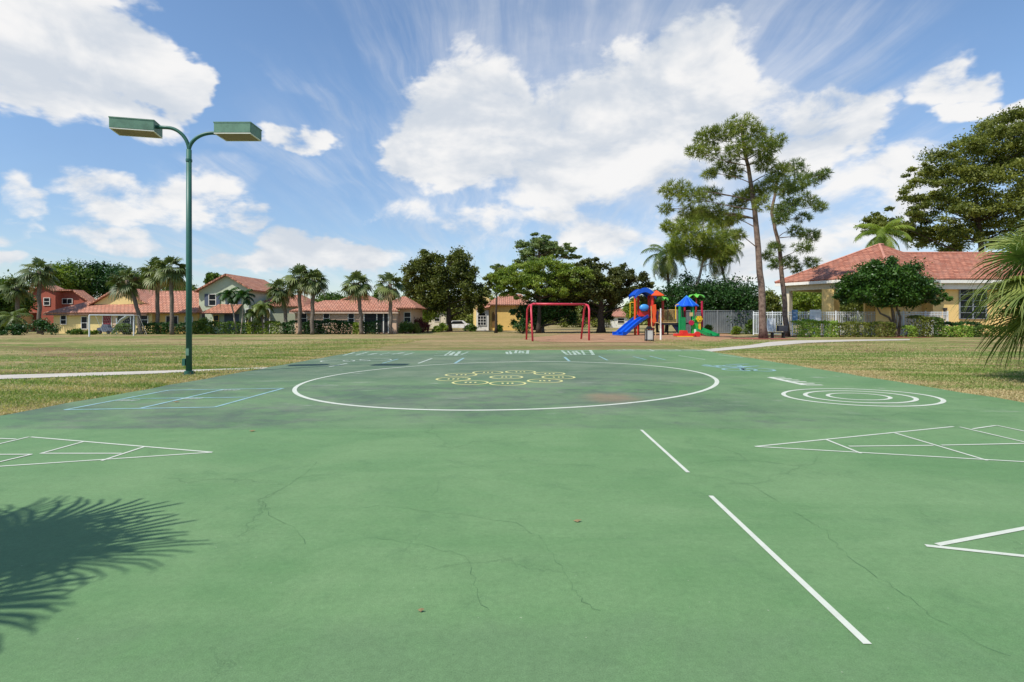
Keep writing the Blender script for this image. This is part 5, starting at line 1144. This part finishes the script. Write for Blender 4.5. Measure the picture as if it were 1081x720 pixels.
MB().box(kx(456), kx(470), 56.14, 56.2, kz(455), kz(345)).build('panel', mat('purple_plastic', lin(120, 84, 140)), pg)
MB().prism([(kx(472), kz(450)), (kx(478), kz(365)), (kx(500), kz(355)), (kx(503), kz(450)), (kx(492), kz(400))], 56.12, 56.18).build('panel', PY, pg)
MB().tube([(kx(628), 56, kz(420)), (kx(628), 56, kz(300)), (kx(634), 56, kz(288)), (kx(655), 56, kz(284))], .045, 6).build('hoop_rail', PY, pg)
MB().prism([(kx(600), kz(470)), (kx(668), kz(470)), (kx(668), kz(560)), (kx(640), kz(525))], 56.3, 56.6).build('curved_climber', mat('navy_plastic', lin(30, 38, 70), .5), pg)
cl = MB().tube([(kx(415), 55, kz(455)), (kx(440), 55, kz(455)), (kx(466), 55, kz(480)), (kx(462), 55, 0)], .04, 6); cl.build('hand_rail', PT, pg)
# double blue slide
def chute(nm, m_, top, bot, width, lanes=1, lip=.22, hump=.35):
    """open trough from the deck (top) to the ground (bottom); lanes side by side across its width"""
    top = Vector(top); bot = Vector(bot); hd = Vector((bot.x-top.x, bot.y-top.y, 0)).normalized(); side = Vector((-hd.y, hd.x, 0))
    p1 = top.lerp(bot, .30)+Vector((0, 0, hump)); N = []
    for i in range(13):
        f = i/12; c = bez(top, p1, bot, 12)[i]
        if f > .8: c = Vector((c.x, c.y, max(c.z, bot.z+.0)))
        N.append(c)
    N.append(bot+hd*.45+Vector((0, 0, -.02)))
    cross = []; lw = width/lanes
    for k in range(lanes):
        a = -width/2+k*lw; b = a+lw; cross += [(a, lip), (a+.07, lip), (a+.12, 0), (b-.12, 0), (b-.07, lip)]
    cross += [(width/2, lip), (width/2, -.10), (-width/2, -.10)]
    m__ = len(cross); V_ = [tuple(c+side*u_+Vector((0, 0, dz))) for c in N for (u_, dz) in cross]; fs = []
    for i in range(len(N)-1):
        for k in range(m__): fs.append((i*m__+k, i*m__+(k+1) % m__, (i+1)*m__+(k+1) % m__, (i+1)*m__+k))
    fs += [tuple(range(m__)), tuple(range((len(N)-1)*m__, len(N)*m__))]
    MB().add(V_, fs).build(nm, m_, pg)
chute('slide', PB, K(345, 400, 56.2), K(135, 562, 54.7), 1.55, 2, .22, .25)
for cx in (120, 165): q = K(cx, 562, 54.7); MB().tube([(q.x, q.y-.3, -.04), (q.x, q.y-.3, .18)], .05, 6).build('slide_foot', PK, pg)
chute('slide', PG, K(835, 505, 56.3), K(1010, 578, 52.6), .85, 1, .22, .0)
# tower details
MB().box(kx(672), kx(714), 55.75, 55.83, kz(545), kz(405)).build('barrier', PG, pg)
lt = MB()
for k in range(7): f = k/6; lt.tube([(kx(850), 57, kz(500-140*f)), (kx(905), 57, kz(500-140*f))], .03, 6)
lt.tube([(kx(852), 57, 0), (kx(852), 57, kz(360))], .04, 6); lt.build('ladder', TRIM, pg)
cl = MB()
cl.prism([(kx(760), kz(560)), (kx(765), kz(470)), (kx(785), kz(440)), (kx(800), kz(390)), (kx(815), kz(440)), (kx(812), kz(560))], 55.3, 55.5); cl.tube([(kx(745), 55.2, kz(440)), (kx(780), 55.2, kz(425)), (kx(815), 55.2, kz(440))], .06, 6); cl.build('vine_climber', mat('bright_green_plastic', lin(50, 170, 60), .4), pg)
fl = MB()
for k in range(6): a = 2*PI*k/6; fl.tube([(kx(822)+.2*math.cos(a), 55.1, kz(420)+.2*math.sin(a)), (kx(822)+.2*math.cos(a), 55.2, kz(420)+.2*math.sin(a))], .13, 10)
fl.tube([(kx(822), 55.05, kz(420)), (kx(822), 55.22, kz(420))], .14, 10); fl.build('flower', PY, pg)
MB().tube([(kx(750), 55.1, kz(455)), (kx(750), 55.25, kz(455))], .26, 14).build('steering_wheel', GRD, pg)
MB().box(kx(818), kx(838), 55.2, 55.3, kz(555), kz(450)).build('panel', PY, pg); MB().box(kx(775), kx(792), 55.1, 55.2, kz(560), kz(515)).build('panel', TRIM, pg); MB().box(kx(755), kx(792), 55.9, 55.95, kz(395), kz(360)).build('panel', PT, pg)
s5 = 50.6; k5 = lambda a, b: (kx(a, s5), max(.02, kz(b, s5)))
MB().prism([k5(664, 582), k5(672, 562), k5(722, 562), k5(730, 530), k5(765, 530), k5(775, 562), k5(880, 560), k5(890, 586)], s5, s5+1.2).build('step_platform', PR, pg)
MB().box(kx(668, s5), kx(815, s5), s5-.25, s5+1.1, -.03, kz(583, s5)).build('step_base', PY, pg); MB().tube([(kx(858, s5), s5-.3, .22), (kx(858, s5), s5+.1, .22)], .24, 14).build('step_disc', PR, pg)

# white post, bin, bench
d = 43.0; o = thing('marker_post', 'slim white post standing in front of the play bridge', 'post', (X(697, d), d, 0))
MB().tube([(X(697, d), d, -.03), (X(697, d), d, Z(325.5, d))], .055, 12).build('shaft', mat('pinkish_white_paint', lin(226, 214, 212), .5), o, smooth=False)
MB().tube([(X(697, d), d, -.035), (X(697, d), d, Z(347, d))], .072, 12).build('sleeve', TRIM, o)
d = 40.5; q = X(684.8, d); o = thing('litter_bin', 'litter bin with pale panel and black lid before the play structure', 'bin', (q, d, 0))
MB().box(q-.22, q+.22, d-.2, d+.2, .10, .80).build('body', mat('pale_bin_panel', lin(196, 194, 184), .6, .1), o)
fb = MB()
for a in (-.25, .25):
    for b in (-.22, .22): fb.box(q+a-.03, q+a+.03, d+b-.03, d+b+.03, -.03, .86)
fb.box(q-.27, q+.27, d-.25, d+.25, .04, .095); fb.build('frame', mat('black_steel', lin(36, 36, 40), .5), o)
MB().box(q-.27, q+.27, d-.25, d+.25, .862, .93).prism([(q-.2, .932), (q-.12, 1.08), (q+.12, 1.08), (q+.2, .932)], d-.18, d+.18).build('lid', mat('black_steel', (0, 0, 0)), o)
d = 47.5; q = X(822, d); BS = mat('black_steel', (0, 0, 0)); o = thing('park_bench', 'black park bench between the two pine trunks', 'bench', (q, d, 0))
MB().box(q-.85, q+.55, d-.25, d+.25, .42, .48).build('seat', BS, o)
MB().add([(q-.1, d+.25, .55), (q+.75, d+.05, .55), (q+.85, d+.15, 1.05), (q+.0, d+.38, 1.05), (q-.1, d+.30, .55), (q+.75, d+.10, .55), (q+.85, d+.20, 1.05), (q, d+.43, 1.05)], [(0,1,2,3),(7,6,5,4),(0,4,5,1),(3,2,6,7),(0,3,7,4),(1,5,6,2)]).build('backrest', BS, o)
for a in (-.6, .35): MB().box(q+a-.05, q+a+.05, d-.2, d+.2, -.03, .419).build('leg', BS, o)
# dry leaf and bits on the court
LEAF = mat('dry_leaf', lin(132, 112, 78), .8, .1, 20)
for i, (px, py, s__) in enumerate([(609, 551, .035), (444, 646, .02), (266, 455.5, .05), (186, 424.5, .07)]):
    gx, gy = G(px, py); o = MB().add([(gx-s__, gy, .012), (gx, gy-s__*.5, .006), (gx+s__, gy, .018), (gx, gy+s__*.5, .009), (gx, gy, .022)], [(0,1,4),(1,2,4),(2,3,4),(3,0,4)]).build('dry_leaf', LEAF)
    tag(o, ['curled tan leaf alone on the court near its centre', 'tiny dark leaf on the near court', 'small brown leaf lying left of centre beyond the dusty edge', 'brown leaf lying in the pale blue square grid'][i], 'leaf', 'fallen leaves on the court')
